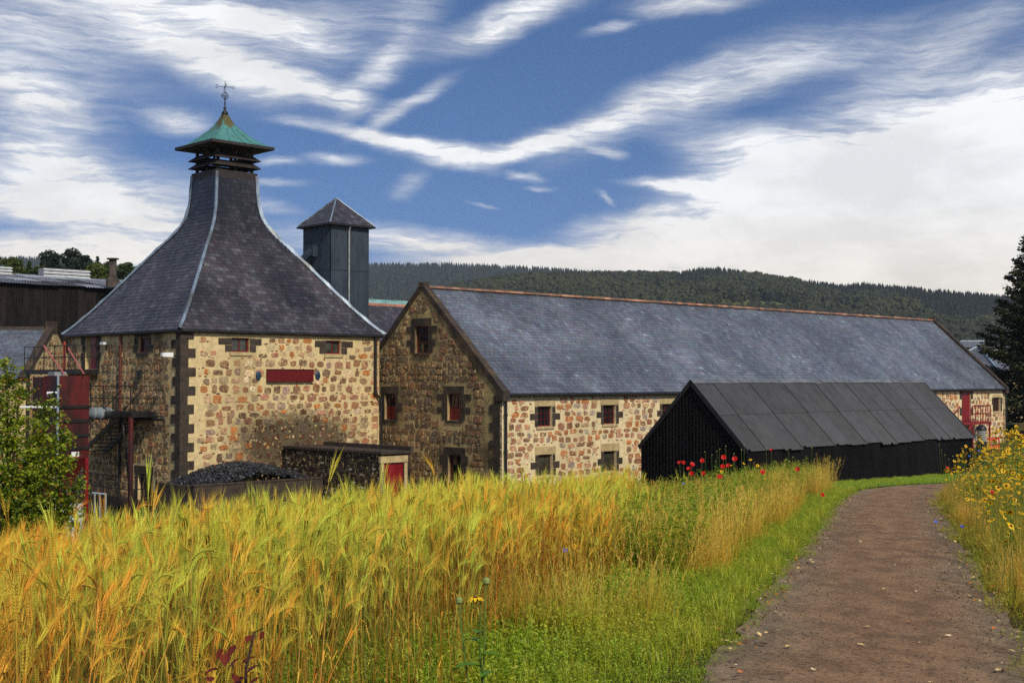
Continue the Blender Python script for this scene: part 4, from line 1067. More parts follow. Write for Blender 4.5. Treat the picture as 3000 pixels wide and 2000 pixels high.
for o_ in (w0, w0+U*WL_):
    mb = MB(); mb.add([o_-UZ*6, o_+V*16-UZ*6, o_+V*16+UZ*(LZ-.1), o_+V*8+UZ*(LZ+1.25), o_+UZ*(LZ-.1)], [(0, 1, 2, 3, 4)]); sheet_obj('wall_sheet', mb, Lb, lin((34, 29, 27)))
rz = at(0, 799, 93.5).z; upw = (V*8.3+UZ*(rz-LZ+.1)).normalized(); nw = (-V*(rz-LZ+.1)+UZ*8.3).normalized(); lw_ = math.hypot(8.3, rz-LZ+.1)
for k in range(17):
    for j in range(3):
        o = w0-V*.3+UZ*(LZ-.05)+U*(2*k)+upw*(lw_/3*j+rr.uniform(-.12, .1))+nw*(.03*(k % 2)+.05*j)
        sheet_obj('roof_sheet', corr(o, U, upw, nw, 2.03, lw_/3+.25, .2, .03, 4), Lb, lin(random.choice(((124, 126, 132), (96, 96, 102), (140, 144, 150), (66, 62, 62)))), .2)
upw2 = (-V*8.3+UZ*(rz-LZ+.1)).normalized(); nw2 = (V*(rz-LZ+.1)+UZ*8.3).normalized()
for k in range(17): sheet_obj('roof_sheet', corr(w0+V*16.3+UZ*(LZ-.05)+U*(2*k), U, upw2, nw2, 2.03, lw_, .25, .03, 3), Lb, lin((110, 112, 118)), .2)
fRdg = Face(w0+V*8+UZ*0, -V)
for x0, x1, y0, y1 in ((-60, 26, 781, 795), (120, 254, 790, 807)):
    r = fRdg.rect(x0, y0, x1, y1); r = (r[0], r[1], r[2]-.3, r[3])
    mb = MB(); fRdg.box(mb, r, -.5, .5); vt = mb.build('ridge_ventilator', MT['galv_dull'], Lb)
    for k in range(3):
        zz = r[2]+(r[3]-r[2])*(k+.5)/3; mb = MB(); fRdg.box(mb, (r[0]-.05, r[1]+.05, zz, zz+.05), .5, .58); mb.build('slat', MT['white'], vt)
pz = at(330, 818, 92); mb = MB(); mb.lathe((pz.x, pz.y, pz.z-.6), [(.5, 0), (.5, .55), (.28, .75), (.28, 2.0), (.45, 2.02), (.45, 2.1), (0, 2.1)], 10); mb.build('flue', MT['concrete'], Lb)

SX = -25.6; SD = 72.0
ls = thing('slate_store', 'low stone store with slate roof and stepped skew, left of the kiln', 'building', (SX-6, SD, -6))
RZ2 = at(60, 961, SD).z; EZ2 = RZ2-2.75; HD = 4.1; LX = 16
mb = MB(); fS = Face((SX, SD-HD, 0), (1, 0, 0))     # gable facing the kiln: s from -2HD..0
mb.add([fS.p(0, -6), fS.p(-2*HD, -6), fS.p(-2*HD, EZ2), fS.p(-HD, RZ2+.05), fS.p(0, EZ2)], [(0, 1, 2, 3, 4)])
fS2 = Face((SX, SD-HD, 0), (0, -1, 0)); mb.add([fS2.p(0, -6), fS2.p(LX, -6), fS2.p(LX, EZ2), fS2.p(0, EZ2)], [(0, 1, 2, 3)])
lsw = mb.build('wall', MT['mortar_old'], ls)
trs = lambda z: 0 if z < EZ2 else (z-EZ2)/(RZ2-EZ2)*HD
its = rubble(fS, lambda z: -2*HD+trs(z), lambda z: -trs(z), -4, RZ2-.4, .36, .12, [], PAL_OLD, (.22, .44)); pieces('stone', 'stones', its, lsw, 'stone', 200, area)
mb = MB(); mb.add([(SX, SD-HD-.15, EZ2-.14), (SX-LX, SD-HD-.15, EZ2-.14), (SX-LX, SD, RZ2-.04), (SX, SD, RZ2-.04), (SX, SD+HD+.15, EZ2-.14), (SX-LX, SD+HD+.15, EZ2-.14)], [(0, 1, 2, 3), (3, 2, 5, 4)])
lsr = mb.build('roof', MT['deck'], ls)
up_ = Vector((0, HD+.15, RZ2-EZ2+.1)); sl4 = up_.length; up_.normalize(); n_s = Vector((0, -up_.z, up_.y))
its = plane_slates(Vector((SX-.3, SD-HD-.15, EZ2-.1)), Vector((-1, 0, 0)), up_, n_s, LX-.3, sl4, .21, (.26, .40), PAL_SLATE_B, 0)
pieces('slate', 'slates', its, lsr, 'slate', 300, lambda it: it[0].translation.length)
for k in range(18):
    mb = MB(); a = Vector((SX-.3-.8*k, SD, RZ2+.02)); mb.add([a+Vector((0, -.2, -.12)), a+Vector((0, 0, .07)), a+Vector((0, .2, -.12)), a+Vector((-.78, -.2, -.12)), a+Vector((-.78, 0, .07)), a+Vector((-.78, .2, -.12))], [(0, 3, 4, 1), (1, 4, 5, 2), (0, 1, 2), (3, 5, 4)]); mb.build('ridge_tile', MT['dressed_dark'], lsr)
for k in range(5):
    mb = MB(); mb.box((SX, SD-HD-.2, EZ2-.1), (-1, 0, 0), up_, n_s, -.06, .34, sl4*k/5+.006, sl4*(k+1)/5-.006, -.12, .14); mb.build('coping_stone', MT['coping'], ls)
mb = MB(); mb.box((SX-.14, SD, RZ2), (1, 0, 0), (0, 1, 0), UZ, -.24, .24, -.3, .3, -.2, .38); mb.build('apex_stone', MT['coping'], ls)

# ---------------------------------------------------------------- fire stair, hopper and pipes at the kiln's dark face
fe = thing('fire_stair', 'black steel fire stair with railings on the dark side of the kiln', 'staircase', FL.p(7, KB, .8))
PI_ = MT['black_metal']
def bar(name, pts, r, m, parent, seg=6): return MB().tube(pts, r, seg).build(name, m, parent)
od_ = 1.15
# upper landing
a0 = FL.hit(290, 1082, .05)[0]; a1 = a0+5.2; z_t = FL.hit(275, 1082, .05)[1]
mb = MB(); FL.box(mb, (a0, a1, z_t-.20, z_t), .05, od_); mb.build('landing', PI_, fe)
def railing(s0, s1, d, z, h=1.05, step=1.1, end=True, m=PI_):
    for hh in (h, h*.52): bar('rail', [FL.p(s0, z+hh, d), FL.p(s1, z+hh, d)], .024, m, fe)
    n = max(1, round((s1-s0)/step))
    for k in range(n+1): bar('post', [FL.p(s0+(s1-s0)*k/n, z, d), FL.p(s0+(s1-s0)*k/n, z+h, d)], .022, m, fe)
    if end: 
        for hh in (h, h*.52): bar('rail', [FL.p(s0, z+hh, .1), FL.p(s0, z+hh, d)], .022, m, fe)
railing(a0, a1, od_, z_t)
# middle landing
b0 = FL.hit(385, 1210, od_)[0]; b1 = b0+3.6; z_m = FL.hit(360, 1206, od_)[1]
mb = MB(); FL.box(mb, (b0, b1, z_m-.22, z_m), .05, od_); mb.build('landing', PI_, fe)
railing(b0+.1, b1, od_, z_m)
bar('column', [FL.p(b0+.12, KB, od_-.05), FL.p(b0+.12, z_m-.2, od_-.05)], .10, MT['red_dark'], fe)
bar('column', [FL.p(a1-.3, KB, od_-.05), FL.p(a1-.3, z_t-.2, od_-.05)], .08, PI_, fe)
def flight(sA, zA, sB, zB, d0, d1, n):
    for d in (d0, d1): 
        mb = MB(); p, q = FL.p(sA, zA, d), FL.p(sB, zB, d); dd = (q-p).normalized(); nn = FL.n.cross(dd)
        mb.box(p, dd, FL.n, nn, 0, (q-p).length, -.02, .02, -.12, .12); mb.build('stringer', PI_, fe)
        bar('handrail', [p+UZ*.95, q+UZ*.95], .022, PI_, fe)
        for k in (.2, .8): bar('post', [p.lerp(q, k), p.lerp(q, k)+UZ*.95], .02, PI_, fe)
    for k in range(n):
        t = (k+.5)/n; s_ = sA+(sB-sA)*t; z = zA+(zB-zA)*t
        mb = MB(); FL.box(mb, (s_-.12, s_+.12, z-.015, z+.015), d0+.02, d1-.02); mb.build('tread', PI_, fe)
c1 = FL.hit(268, 1325, .7); flight(b0+1.0, z_m-.1, c1[0], c1[1], .15, od_-.05, 10)
c2 = FL.hit(352, 1395, od_); zl = c2[1]-1.05; mb = MB(); FL.box(mb, (b0+.1, b1+1, zl-.18, zl), .05, od_); mb.build('landing', PI_, fe); railing(b0+.2, b1+1, od_, zl)
bar('brace', [FL.p(b0+1.0, z_m-.1, od_-.1), FL.p(b0+.15, zl, od_-.1)], .035, PI_, fe)
# pipes on the dark face
s_ = FL.hit(353, 1000, .08)[0]; zz = FL.hit(353, 1205, .08)[1]
rp = thing('drain_pipe', 'thin rusty brown drain pipe down the dark kiln wall', 'pipe', FL.p(s_, KB, .08)); bar('upper_pipe', [FL.p(s_, zz, .08), FL.p(s_, KE-.1, .08)], .055, MT['rust_pipe'], rp, 8); bar('lower_pipe', [FL.p(s_, KB, .08), FL.p(s_, zz-.002, .08)], .055, PI_, rp, 8)
s1_ = FL.hit(480, 1229, .12); bp = bar('cable_beam', [FL.p(s1_[0], s1_[1], .14), FL.p(b0+2.2, s1_[1], .14)], .06, PI_, None); tag(bp, 'dark horizontal pipe along the kiln wall beside the fire stair', 'pipe')
oz = FL.hit(181, 1000, .05); o2 = bar('orange_pipe', [FL.p(w-.05, z_t, .18), FL.p(w-.05, z_t+1.3, .18)], .07, MT['orange_pipe'], None); tag(o2, 'short orange pipe standing behind the upper stair railing', 'pipe')
# floodlights
c = FL.hit(500, 1040, .5); fl = thing('floodlight', 'white floodlight on a bracket at the kiln corner', 'light', FL.p(c[0], c[1], .5))
mb = MB(); q = FL.p(c[0], c[1], .5); mb.box(q, FL.n, FL.a, UZ, -.06, .34, -.10, .10, -.07, .10); mb.box(q, FL.n, FL.a, UZ, .34, .40, -.08, .08, -.05, .07); mb.build('lamp_housing', MT['white'], fl)
bar('bracket', [FL.p(c[0], c[1]-.02, .03), FL.p(c[0], c[1]-.02, .44)], .025, PI_, fl)
c = FL.hit(305, 1006, .1); f2 = thing('bulkhead_light', 'small pale bulkhead light beside the upper kiln door', 'light', FL.p(c[0], c[1], 0)); mb = MB(); mb.box(FL.p(c[0], c[1], 0), FL.n, FL.a, UZ, .01, .22, -.16, .16, -.05, .06); mb.build('lamp_housing', MT['white'], f2); bar('bracket', [FL.p(c[0], c[1]-.1, .02), FL.p(c[0]-.2, c[1]-.1, .06)], .015, PI_, f2)
c = FL.hit(408, 1092, .1); f3 = thing('wall_bracket', 'small black iron bracket on the dark kiln wall under the window', 'bracket', FL.p(c[0], c[1], 0)); mb = MB(); mb.box(FL.p(c[0], c[1], 0), FL.n, FL.a, UZ, .01, .18, -.08, .08, -.22, .1); mb.build('plate', PI_, f3); bar('hook', [FL.p(c[0], c[1]-.2, .1), FL.p(c[0]+.16, c[1]+.12, .12)], .03, PI_, f3)
# red dust hopper
Hc = at(172, 1110, 58*KS); Hc = Vector((Hc.x, Hc.y, 0)); hs = 1.46*KS; HTz = at(172, 1100, 58*KS).z; HBz = at(172, 1345, 58*KS).z; HG = float(gz(Hc.x, Hc.y))
hp = thing('dust_hopper', 'tall dark red steel dust hopper on legs beside the kiln stair', 'hopper', (Hc.x, Hc.y, HG))
hb = MB(); hb.box(Hc, U, V, UZ, 0, hs, 0, hs, HBz, HTz).build('body', MT['red_dark'], hp)
for y in (1192, 1234, 1276, 1314):
    z = at(172, y, 58*KS).z; mb = MB(); mb.box(Hc, U, V, UZ, -.05, hs+.05, -.05, hs+.05, z-.06, z+.06); mb.build('rib', MT['black_metal'], hp)
mb = MB(); mb.loft4(Hc+(U+V)*hs/2, U, V, [(hs/2-.02, HBz), (.25, HBz-.9), (.25, HBz-1.2)]); mb.build('outlet', MT['red_dark'], hp)
for a, b in ((0, 0), (1, 0), (0, 1), (1, 1)):
    mb = MB(); mb.box(Hc+U*(a*(hs-.14))+V*(b*(hs-.14)), U, V, UZ, 0, .14, 0, .14, HG, HBz); mb.build('leg', MT['red_paint'], hp)
for p, q in (((128, 1012), (190, 1098)), ((200, 1020), (246, 1095))):
    bar('guard_rail', [at(*p, 59.5*KS), at(*q, 58.6*KS)], .03, MT['pink_rail'], hp)
mb = MB(); mb.box(Hc, U, V, UZ, .1, .6, .6, 1.2, HTz, HTz+.16); mb.build('hatch', MT['galv_dull'], hp)
bar('conduit', [Hc-U*.04-V*.04+UZ*HTz, Hc-U*.04-V*.04+UZ*(HG+.5)], .05, MT['galv'], hp, 8)
fh = Face(Hc, -V); c = fh.hit(220, 1330); mb = MB(); fh.box(mb, (c[0]-.16, c[0]+.16, c[1]-.1, c[1]+.1), .0, .02); mb.build('notice', MT['white'], hp)
d0 = at(262, 1211, 59.4*KS); d1 = at(318, 1211, 60.2*KS); dd = (d1-d0).normalized()
du = thing('duct', 'round galvanised duct between the red hopper and the kiln', 'duct', d0)
mb = MB(); mb.tube([d0-dd*.3, d0.lerp(d1, .5), d1, d1+dd*.12-UZ*.02, d1+dd*.22-UZ*.08], [.26, .26, .26, .22, .12], 18); mb.build('pipe', MT['galv'], du, True)
for k in (.15, .5, .85): mb = MB(); p = d0.lerp(d1, k); mb.tube([p-dd*.03, p+dd*.03], .275, 18); mb.build('joint_band', MT['galv_dull'], du)
# side bin of the hopper and pale pipes
mb = MB(); mb.box(Hc, U, V, UZ, -.02, .9, hs+.02, hs+1.1, HBz, HTz-.05); mb.build('side_bin', MT['red_dark'], hp)
for p, q in (((60, 1192), (165, 1192)), ((140, 1150), (166, 1150)), ((140, 1150), (140, 1158))): bar('pipe', [at(*p, 57.4*KS), at(*q, 57.7*KS)], .045, MT['white'], hp)
# white tank and pipe rails seen behind the bush
tk = at(320, 1540, 40); tk = gp(at(310, 1500, 40).x, 40)
wt = thing('white_tank', 'white plastic tank in a steel cage behind the leafy bush', 'tank', tk)
zt = at(310, 1478, 40).z
for px0, px1 in ((150, 190), (195, 228)):
    x0, x1 = at(px0, 1500, 40).x, at(px1, 1500, 40).x
    mb = MB(); mb.wbox(x0, x1, 39.6, 40.5, float(gz(x0, 40))+.15, zt); mb.build('tank_body', MT['white'], wt)
    for zz in np.linspace(float(gz(x0, 40))+.2, zt, 4): bar('cage_bar', [(x0-.02, 39.57, zz), (x1+.02, 39.57, zz)], .02, MT['galv_dull'], wt)
rl = thing('pipe_rail', 'galvanised pipe guard rail at the foot of the kiln stair', 'railing', gp(at(300, 1500, 44).x, 44))
for px in (278, 293, 310): q = at(px, 1445, 44); bar('post', [q, (q.x, q.y, float(gz(q.x, q.y))-.1)], .03, MT['galv_dull'], rl)
bar('rail', [at(270, 1443, 44), at(312, 1447, 44)], .035, MT['galv'], rl)

# ---------------------------------------------------------------- right end: stairs, barrier, bollard lamp, wall, houses
st = thing('red_stair', 'red steel outside stair to the door at the far barn end', 'staircase', LF.p(-BLn+3, BB, .8))
def lbar(name, pts, r, m, parent, seg=6): return MB().tube(pts, r, seg).build(name, m, parent)
r0 = LF.hit(2903, 1232, 1.1); r1 = LF.hit(2822, 1238, 1.1); zp = LF.hit(2850, 1236, 1.1)[1]
mb = MB(); LF.box(mb, (r0[0], r1[0], zp-.16, zp), .05, 1.1); mb.build('landing', MT['red_paint'], st)
rs_ = LF.hit(2851, 1220, 1.1)[0]
for zz in (1.0, .5): lbar('rail', [LF.p(r0[0], zp+zz, 1.08), LF.p(rs_, zp+zz, 1.08)], .035, MT['red_paint'], st); lbar('rail', [LF.p(r0[0], zp+zz, .1), LF.p(r0[0], zp+zz, 1.08)], .035, MT['red_paint'], st)
for k in range(8): s_ = r0[0]+(rs_-r0[0])*k/7; lbar('post', [LF.p(s_, zp, 1.08), LF.p(s_, zp+1.0, 1.08)], .022, MT['red_paint'], st)
gnd = float(gz(LF.p(-BLn+3, 0, 1).x, LF.p(-BLn+3, 0, 1).y))
fA = (rs_, zp); fB = LF.hit(2800, 1303, 1.3); fB = (r1[0]+1.2, gnd)
for d in (.25, 1.08):
    p, q = LF.p(fA[0], fA[1]-.1, d), LF.p(fB[0], fB[1], d); lbar('stringer', [p, q], .09, MT['red_paint'], st); lbar('handrail', [p+UZ*1.05, q+UZ*1.0], .035, MT['red_paint'], st)
    for k in (.1, .5, .95): lbar('post', [p.lerp(q, k), p.lerp(q, k)+UZ*1.], .025, MT['red_paint'], st)
for k in range(9):
    t = (k+.5)/9; s_ = fA[0]+(fB[0]-fA[0])*t; z = fA[1]+(fB[1]-fA[1])*t; mb = MB(); LF.box(mb, (s_-.13, s_+.13, z-.02, z+.02), .27, 1.06); mb.build('tread', MT['red_dark'], st)
for s_ in (r0[0]+.1, rs_): lbar('leg', [LF.p(s_, gnd-.1, 1.05), LF.p(s_, zp-.1, 1.05)], .06, MT['red_paint'], st)
bq = LF.hit(2895, 1300, 2.2); bz = float(gz(LF.p(bq[0], 0, 2.2).x, LF.p(bq[0], 0, 2.2).y))
ba = thing('plastic_barrier', 'bright red barrier standing at the foot of the red stair', 'barrier', LF.p(bq[0], bz, 2.2))
bl = 1.5
for zz in (.85, .35): mb = MB(); LF.box(mb, (bq[0]-bl, bq[0], bz+zz, bz+zz+.18), 2.15, 2.2); mb.build('board', MT['barrier'], ba)
for s_ in (bq[0]-bl+.1, bq[0]-.15): mb = MB(); LF.box(mb, (s_, s_+.06, bz-.05, bz+1.05), 2.21, 2.26); mb.build('post', MT['barrier'], ba)

bo = gp(at(2875, 1260, 27).x, 27); bt = at(2875, 1243, 27).z
bol = thing('bollard_lamp', 'black bollard lamp with cream louvred lens among the flowers', 'lamp', bo)
hh = bt-bo.z; R_ = .105
mb = MB(); mb.lathe(bo-UZ*.1, [(R_, 0), (R_, hh-.36+.1), (0, hh-.36+.1)], 20); mb.build('post', MT['black_metal'], bol, False)
mb = MB(); mb.lathe(bo+UZ*(hh-.36), [(R_-.02, .002), (R_-.02, .24)], 20); mb.build('lens', MT['cream_glass'], bol, True)
for k in range(5): mb = MB(); mb.lathe(bo+UZ*(hh-.345+.046*k), [(R_-.015, .014), (R_+.004, .0), (R_+.004, .008), (R_-.015, .022)], 20); mb.build('louvre_ring', MT['galv_dull'], bol)
mb = MB(); mb.lathe(bo+UZ*(hh-.12), [(R_+.006, 0), (R_+.006, .03), (R_-.012, .075), (.055, .108), (0, .12)], 20); mb.build('cap', MT['black_metal'], bol, True)

q0 = at(2946, 1268, 92); q1 = at(3120, 1266, 96)
bw = thing('brick_wall', 'low red brick boundary wall beyond the far barn end', 'wall', ((q0.x+q1.x)/2, 94, float(gz(q0.x, 93))))
d = Vector((q1.x-q0.x, q1.y-q0.y, 0)); L = d.length; d.normalize(); fw = Face((q0.x, q0.y, 0), (d.y, -d.x, 0))
zb = float(gz(q0.x, 93))-.3; sgn_ = 1 if fw.a.dot(d) > 0 else -1
mb = MB(); mb.box((q0.x, q0.y, 0), d, fw.n, UZ, 0, L, -.22, 0, zb, q0.z); bwm = mb.build('wall_core', MT['concrete'], bw)
its = []; z = zb; i = 0
while z < q0.z-.08:
    s_ = 0 if i % 2 else -.12
    while s_ < L:
        its.append((frame_matrix(Vector((q0.x, q0.y, 0))+d*(s_+.15)+UZ*(z+.055), d, UZ, fw.n, .29, .1, .03), BLOCK, 'brick', hsvj(lin((118, 66, 48)), .3))); s_ += .31
    z += .12; i += 1
pieces('brick', 'bricks', its, bwm, 'stone', 200)
mb = MB(); mb.box((q0.x, q0.y, 0), d, fw.n, UZ, -.05, L, -.27, .06, q0.z, q0.z+.1); mb.build('coping', MT['dressed_dark'], bw)
gbn = at(2957, 1252, 100); zb = float(gz(gbn.x, 100)); gb = thing('green_bin', 'green wheeled bin behind the brick wall', 'bin', (gbn.x, 100, zb))
mb = MB(); mb.loft4((gbn.x, 100, zb), Vector((1, 0, 0)), Vector((0, 1, 0)), [(.36, .06), (.44, at(2957, 1245, 100).z-zb)]); mb.build('body', MT['green_bin'], gb)
mb = MB(); zt = at(2957, 1245, 100).z; mb.box((gbn.x, 100, zt), (1, 0, 0), (0, 1, 0), UZ, -.48, .48, -.5, .48, .002, .09); mb.build('lid', MT['green_bin'], gb)
for sx in (-.3, .3): mb = MB(); mb.tube([(gbn.x+sx-.04, 100.4, zb+.1), (gbn.x+sx+.04, 100.4, zb+.1)], .1, 10); mb.build('wheel', MT['black_metal'], gb)

def hip_house(name, label, px, py, D, hw, hl, roofh, wallc, roofpal, rot, slate=True, wallh=4.5):
    c = at(px, py, D); top = c.z; a = Vector((math.cos(rot), math.sin(rot), 0)); n = Vector((-a.y, a.x, 0)); c = Vector((c.x, c.y, 0)); ez = top-roofh
    h = thing(name, label, 'house', (c.x, c.y, ez-wallh))
    mb = MB(); mb.box(c, a, n, UZ, -hl, hl, -hw, hw, ez-wallh, ez); mb.build('wall', wallc, h)
    for k in (-.6, 0, .6):
        mb = MB(); mb.box(c+a*(hl*k)-n*hw, a, n, UZ, -.5, .5, -.03, .02, ez-1.9, ez-.6); wn = mb.build('window', MT['white'], h)
        mb = MB(); mb.box(c+a*(hl*k)-n*hw, a, n, UZ, -.42, .42, -.045, -.035, ez-1.82, ez-.68); mb.build('pane', MT['glass'], wn)
    rl_ = max(0, hl-hw); o = .3
    E_ = [c+a*(sx*(hl+o))+n*(sy*(hw+o))+UZ*ez for sx, sy in ((-1, -1), (1, -1), (1, 1), (-1, 1))]; r0, r1 = c-a*rl_+UZ*top, c+a*rl_+UZ*top
    mb = MB(); mb.add(E_+[r0, r1], [(0, 1, 5, 4), (2, 3, 4, 5), (1, 2, 5), (3, 0, 4)]); ro = mb.build('roof', roofpal, h)
    for p, q in ((E_[0], r0), (E_[1], r1), (E_[2], r1), (E_[3], r0), (r0, r1)):
        mb = MB(); mb.tube([p+UZ*.05, q+UZ*.05], .11, 6); mb.build('ridge_flashing', MT['galv'], ro)
    return h
MT['slate_plain'] = pmat('slate_plain', lin((92, 94, 100)), .5, .35, 2.4, .4, 9, stretch=(1, 1, 3))
hip_house('hip_roofed_house', 'small house with hipped slate roof behind the far barn gable', 2866, 1016, 118, 2.9, 2.95, 2.3, MT['lintel'], MT['slate_plain'], -.75)
hip_house('distant_house', 'distant grey roofed house below the wooded hill beside the conifer', 2850, 999, 330, 4, 7, 1.7, MT['concrete'], MT['slate_plain'], .1)

# ---------------------------------------------------------------- scattering (geometry nodes) for what nobody could count
def proto_collection(name, meshes):
    c = bpy.data.collections.new(name)
    for i, me in enumerate(meshes):
        o = bpy.data.objects.new('%s_%02d' % (name, i), me); c.objects.link(o)
    return c
def scatter(name, P, rot, scl, idx, tint, coll, label=None, cat=None):
    n = len(P); me = bpy.data.meshes.new(name); me.vertices.add(n)
    cen = np.array([0, 0, 0.]); me.vertices.foreach_set('co', np.asarray(P, np.float32).ravel())
    for an, ty, dat, key in (('rot', 'FLOAT_VECTOR', rot, 'vector'), ('scl', 'FLOAT', scl, 'value'), ('idx', 'INT', idx, 'value'), ('tint', 'FLOAT', tint, 'value')):
        a = me.attributes.new(an, ty, 'POINT'); a.data.foreach_set(key, np.asarray(dat, np.int32 if ty == 'INT' else np.float32).ravel())
    o = bpy.data.objects.new(name, me); link(o, None, (0, 0, 0)); tag(o, label, cat, kind='stuff')
    ng = bpy.data.node_groups.new(name+'_nodes', 'GeometryNodeTree')
    ng.interface.new_socket('Geometry', in_out='INPUT', socket_type='NodeSocketGeometry'); ng.interface.new_socket('Geometry', in_out='OUTPUT', socket_type='NodeSocketGeometry')
    N = ng.nodes; gi = N.new('NodeGroupInput'); go = N.new('NodeGroupOutput')
    iop = N.new('GeometryNodeInstanceOnPoints'); ci = N.new('GeometryNodeCollectionInfo')
    ci.inputs['Collection'].default_value = coll; ci.inputs['Separate Children'].default_value = True; ci.inputs['Reset Children'].default_value = True
    iop.inputs['Pick Instance'].default_value = True
    def na(nm, ty):
        q = N.new('GeometryNodeInputNamedAttribute'); q.data_type = ty; q.inputs['Name'].default_value = nm
        return q.outputs['Attribute']
    Lk = ng.links
    Lk.new(gi.outputs[0], iop.inputs['Points']); Lk.new(ci.outputs[0], iop.inputs['Instance'])
    e2r = N.new('FunctionNodeEulerToRotation'); Lk.new(na('rot', 'FLOAT_VECTOR'), e2r.inputs[0]); Lk.new(e2r.outputs[0], iop.inputs['Rotation'])
    Lk.new(na('idx', 'INT'), iop.inputs['Instance Index']); Lk.new(na('scl', 'FLOAT'), iop.inputs['Scale'])
    Lk.new(iop.outputs[0], go.inputs[0])
    md = o.modifiers.new('scatter', 'NODES'); md.node_group = ng
    return o

def blade(mb, pts, w0, w1, side, c0, c1):
    n = len(pts); b = len(mb.v)
    for i, p in enumerate(pts):
        t = i/(n-1); w_ = w0+(w1-w0)*t; p = Vector(p)
        mb.v += [tuple(p-side*w_/2), tuple(p+side*w_/2)]
        c = tuple(c0[k]+(c1[k]-c0[k])*t for k in range(3)); mb.c += [c, c]
    mb.f += [(b+2*i, b+2*i+1, b+2*i+3, b+2*i+2) for i in range(n-1)]
def tri_blade(mb, p, q, side, w_, c):
    b = len(mb.v); p, q = Vector(p), Vector(q)
    mb.v += [tuple(p-side*w_/2), tuple(p+side*w_/2), tuple(q)]; mb.c += [c]*3; mb.f.append((b, b+1, b+2))
def barley_stem(mb, base, r, fine=True, h=None, wk=1.):
    h = h or r.uniform(.82, 1.06); la = r.gauss(0.1, 1.5); ld = Vector((math.cos(la), math.sin(la), 0)); lean = abs(r.gauss(.05, .10))
    base = Vector(base); g_ = min(1, max(0, r.gauss(.5, .25))); br = r.random()
    pt = lambda t: base+ld*(lean*h*t*t)+UZ*(h*t*(1-.12*lean*t))
    va = r.uniform(0, 6.28); side = Vector((math.cos(va), math.sin(va), 0)); side = Vector((1, 0, 0)) if r.random() < .6 else side
    blade(mb, [pt(i/5) for i in range(6)], .0056*wk, .0034*wk, side, (0, g_*.6, br), (.45, g_, br))
    nod = max(0, r.gauss(.2, .6)) if r.random() < .8 else r.uniform(.9, 1.9); dirv = (pt(1)-pt(.85)).normalized(); L = r.uniform(.08, .115)
    p = pt(1); pts = [p]; ns = 9 if fine else 3
    ax = UZ.cross(ld) if lean > .02 else Vector((0, 1, 0))
    d = dirv
    dirs = [d]
    for i in range(ns):
        d = (Matrix.Rotation(nod/ns, 3, ld.orthogonal() if False else Vector((-ld.y, ld.x, 0))) @ d).normalized()
        p = p+d*(L/ns); pts.append(p); dirs.append(d)
    sd = Vector((-ld.y, ld.x, 0)); sd = (sd*math.cos(va)+ld.cross(d)*math.sin(va)).normalized() if r.random() < .7 else sd
    ce = (.75, g_, br)
    if fine:
        for i in range(ns):
            for s_ in (-1, 1):
                o = pts[i]+sd*(s_*.0035); dd = (dirs[i]+sd*s_*.32).normalized(); k = dd.cross(sd).normalized(); b = len(mb.v); gl = .0165; gw = .0040
                tip = o+dd*gl; m_ = o+dd*gl*.45
                mb.v += [tuple(o), tuple(m_+sd*gw), tuple(m_+k*gw*.8), tuple(m_-sd*gw), tuple(m_-k*gw*.8), tuple(tip)]
                cb = (.75, g_, max(0, min(1, br+r.uniform(-.25, .25)))); mb.c += [cb]*6
                mb.f += [(b, b+1, b+2), (b, b+2, b+3), (b, b+3, b+4), (b, b+4, b+1), (b+5, b+2, b+1), (b+5, b+3, b+2), (b+5, b+4, b+3), (b+5, b+1, b+4)]
                al = r.uniform(.09, .15)*(1-.3*i/ns); ad = (dirs[i]+sd*s_*r.uniform(.10, .24)+k*r.uniform(-.12, .12)-UZ*.06).normalized()
                tri_blade(mb, tip, tip+ad*al, k if r.random() < .5 else Vector((1, 0, 0)), .0021*wk, (1, g_, r.uniform(.4, 1)))
    else:
        blade(mb, [pts[0], pts[1], pts[2], pts[3]], .010*wk, .007*wk, sd, ce, ce)
        k = d.cross(sd).normalized(); blade(mb, [pts[0], pts[1], pts[2], pts[3]], .010*wk, .007*wk, k, ce, ce)
        for i in range(9):
            q = pts[1+i % 3]; ad = (d+sd*r.uniform(-.25, .25)+k*r.uniform(-.25, .25)-UZ*.05).normalized()
            tri_blade(mb, q, q+ad*r.uniform(.11, .17), sd if i % 2 else Vector((1, 0, 0)), .0026*wk, (1, g_, r.uniform(.4, 1)))
    for _ in range(2 if fine else 1):
        t0 = r.uniform(.25, .75); q = pt(t0); a = r.uniform(0, 6.28); dl = Vector((math.cos(a), math.sin(a), 0)); ll = r.uniform(.12, .24)
        lp = [q, q+dl*ll*.3+UZ*ll*.28, q+dl*ll*.65+UZ*ll*.25, q+dl*ll*.95-UZ*ll*r.uniform(0, .35)]
        cl = (r.choice((.1, .3, .9)), g_*.7, br); blade(mb, lp, .009*wk, .002, Vector((-dl.y, dl.x, 0)), cl, cl)

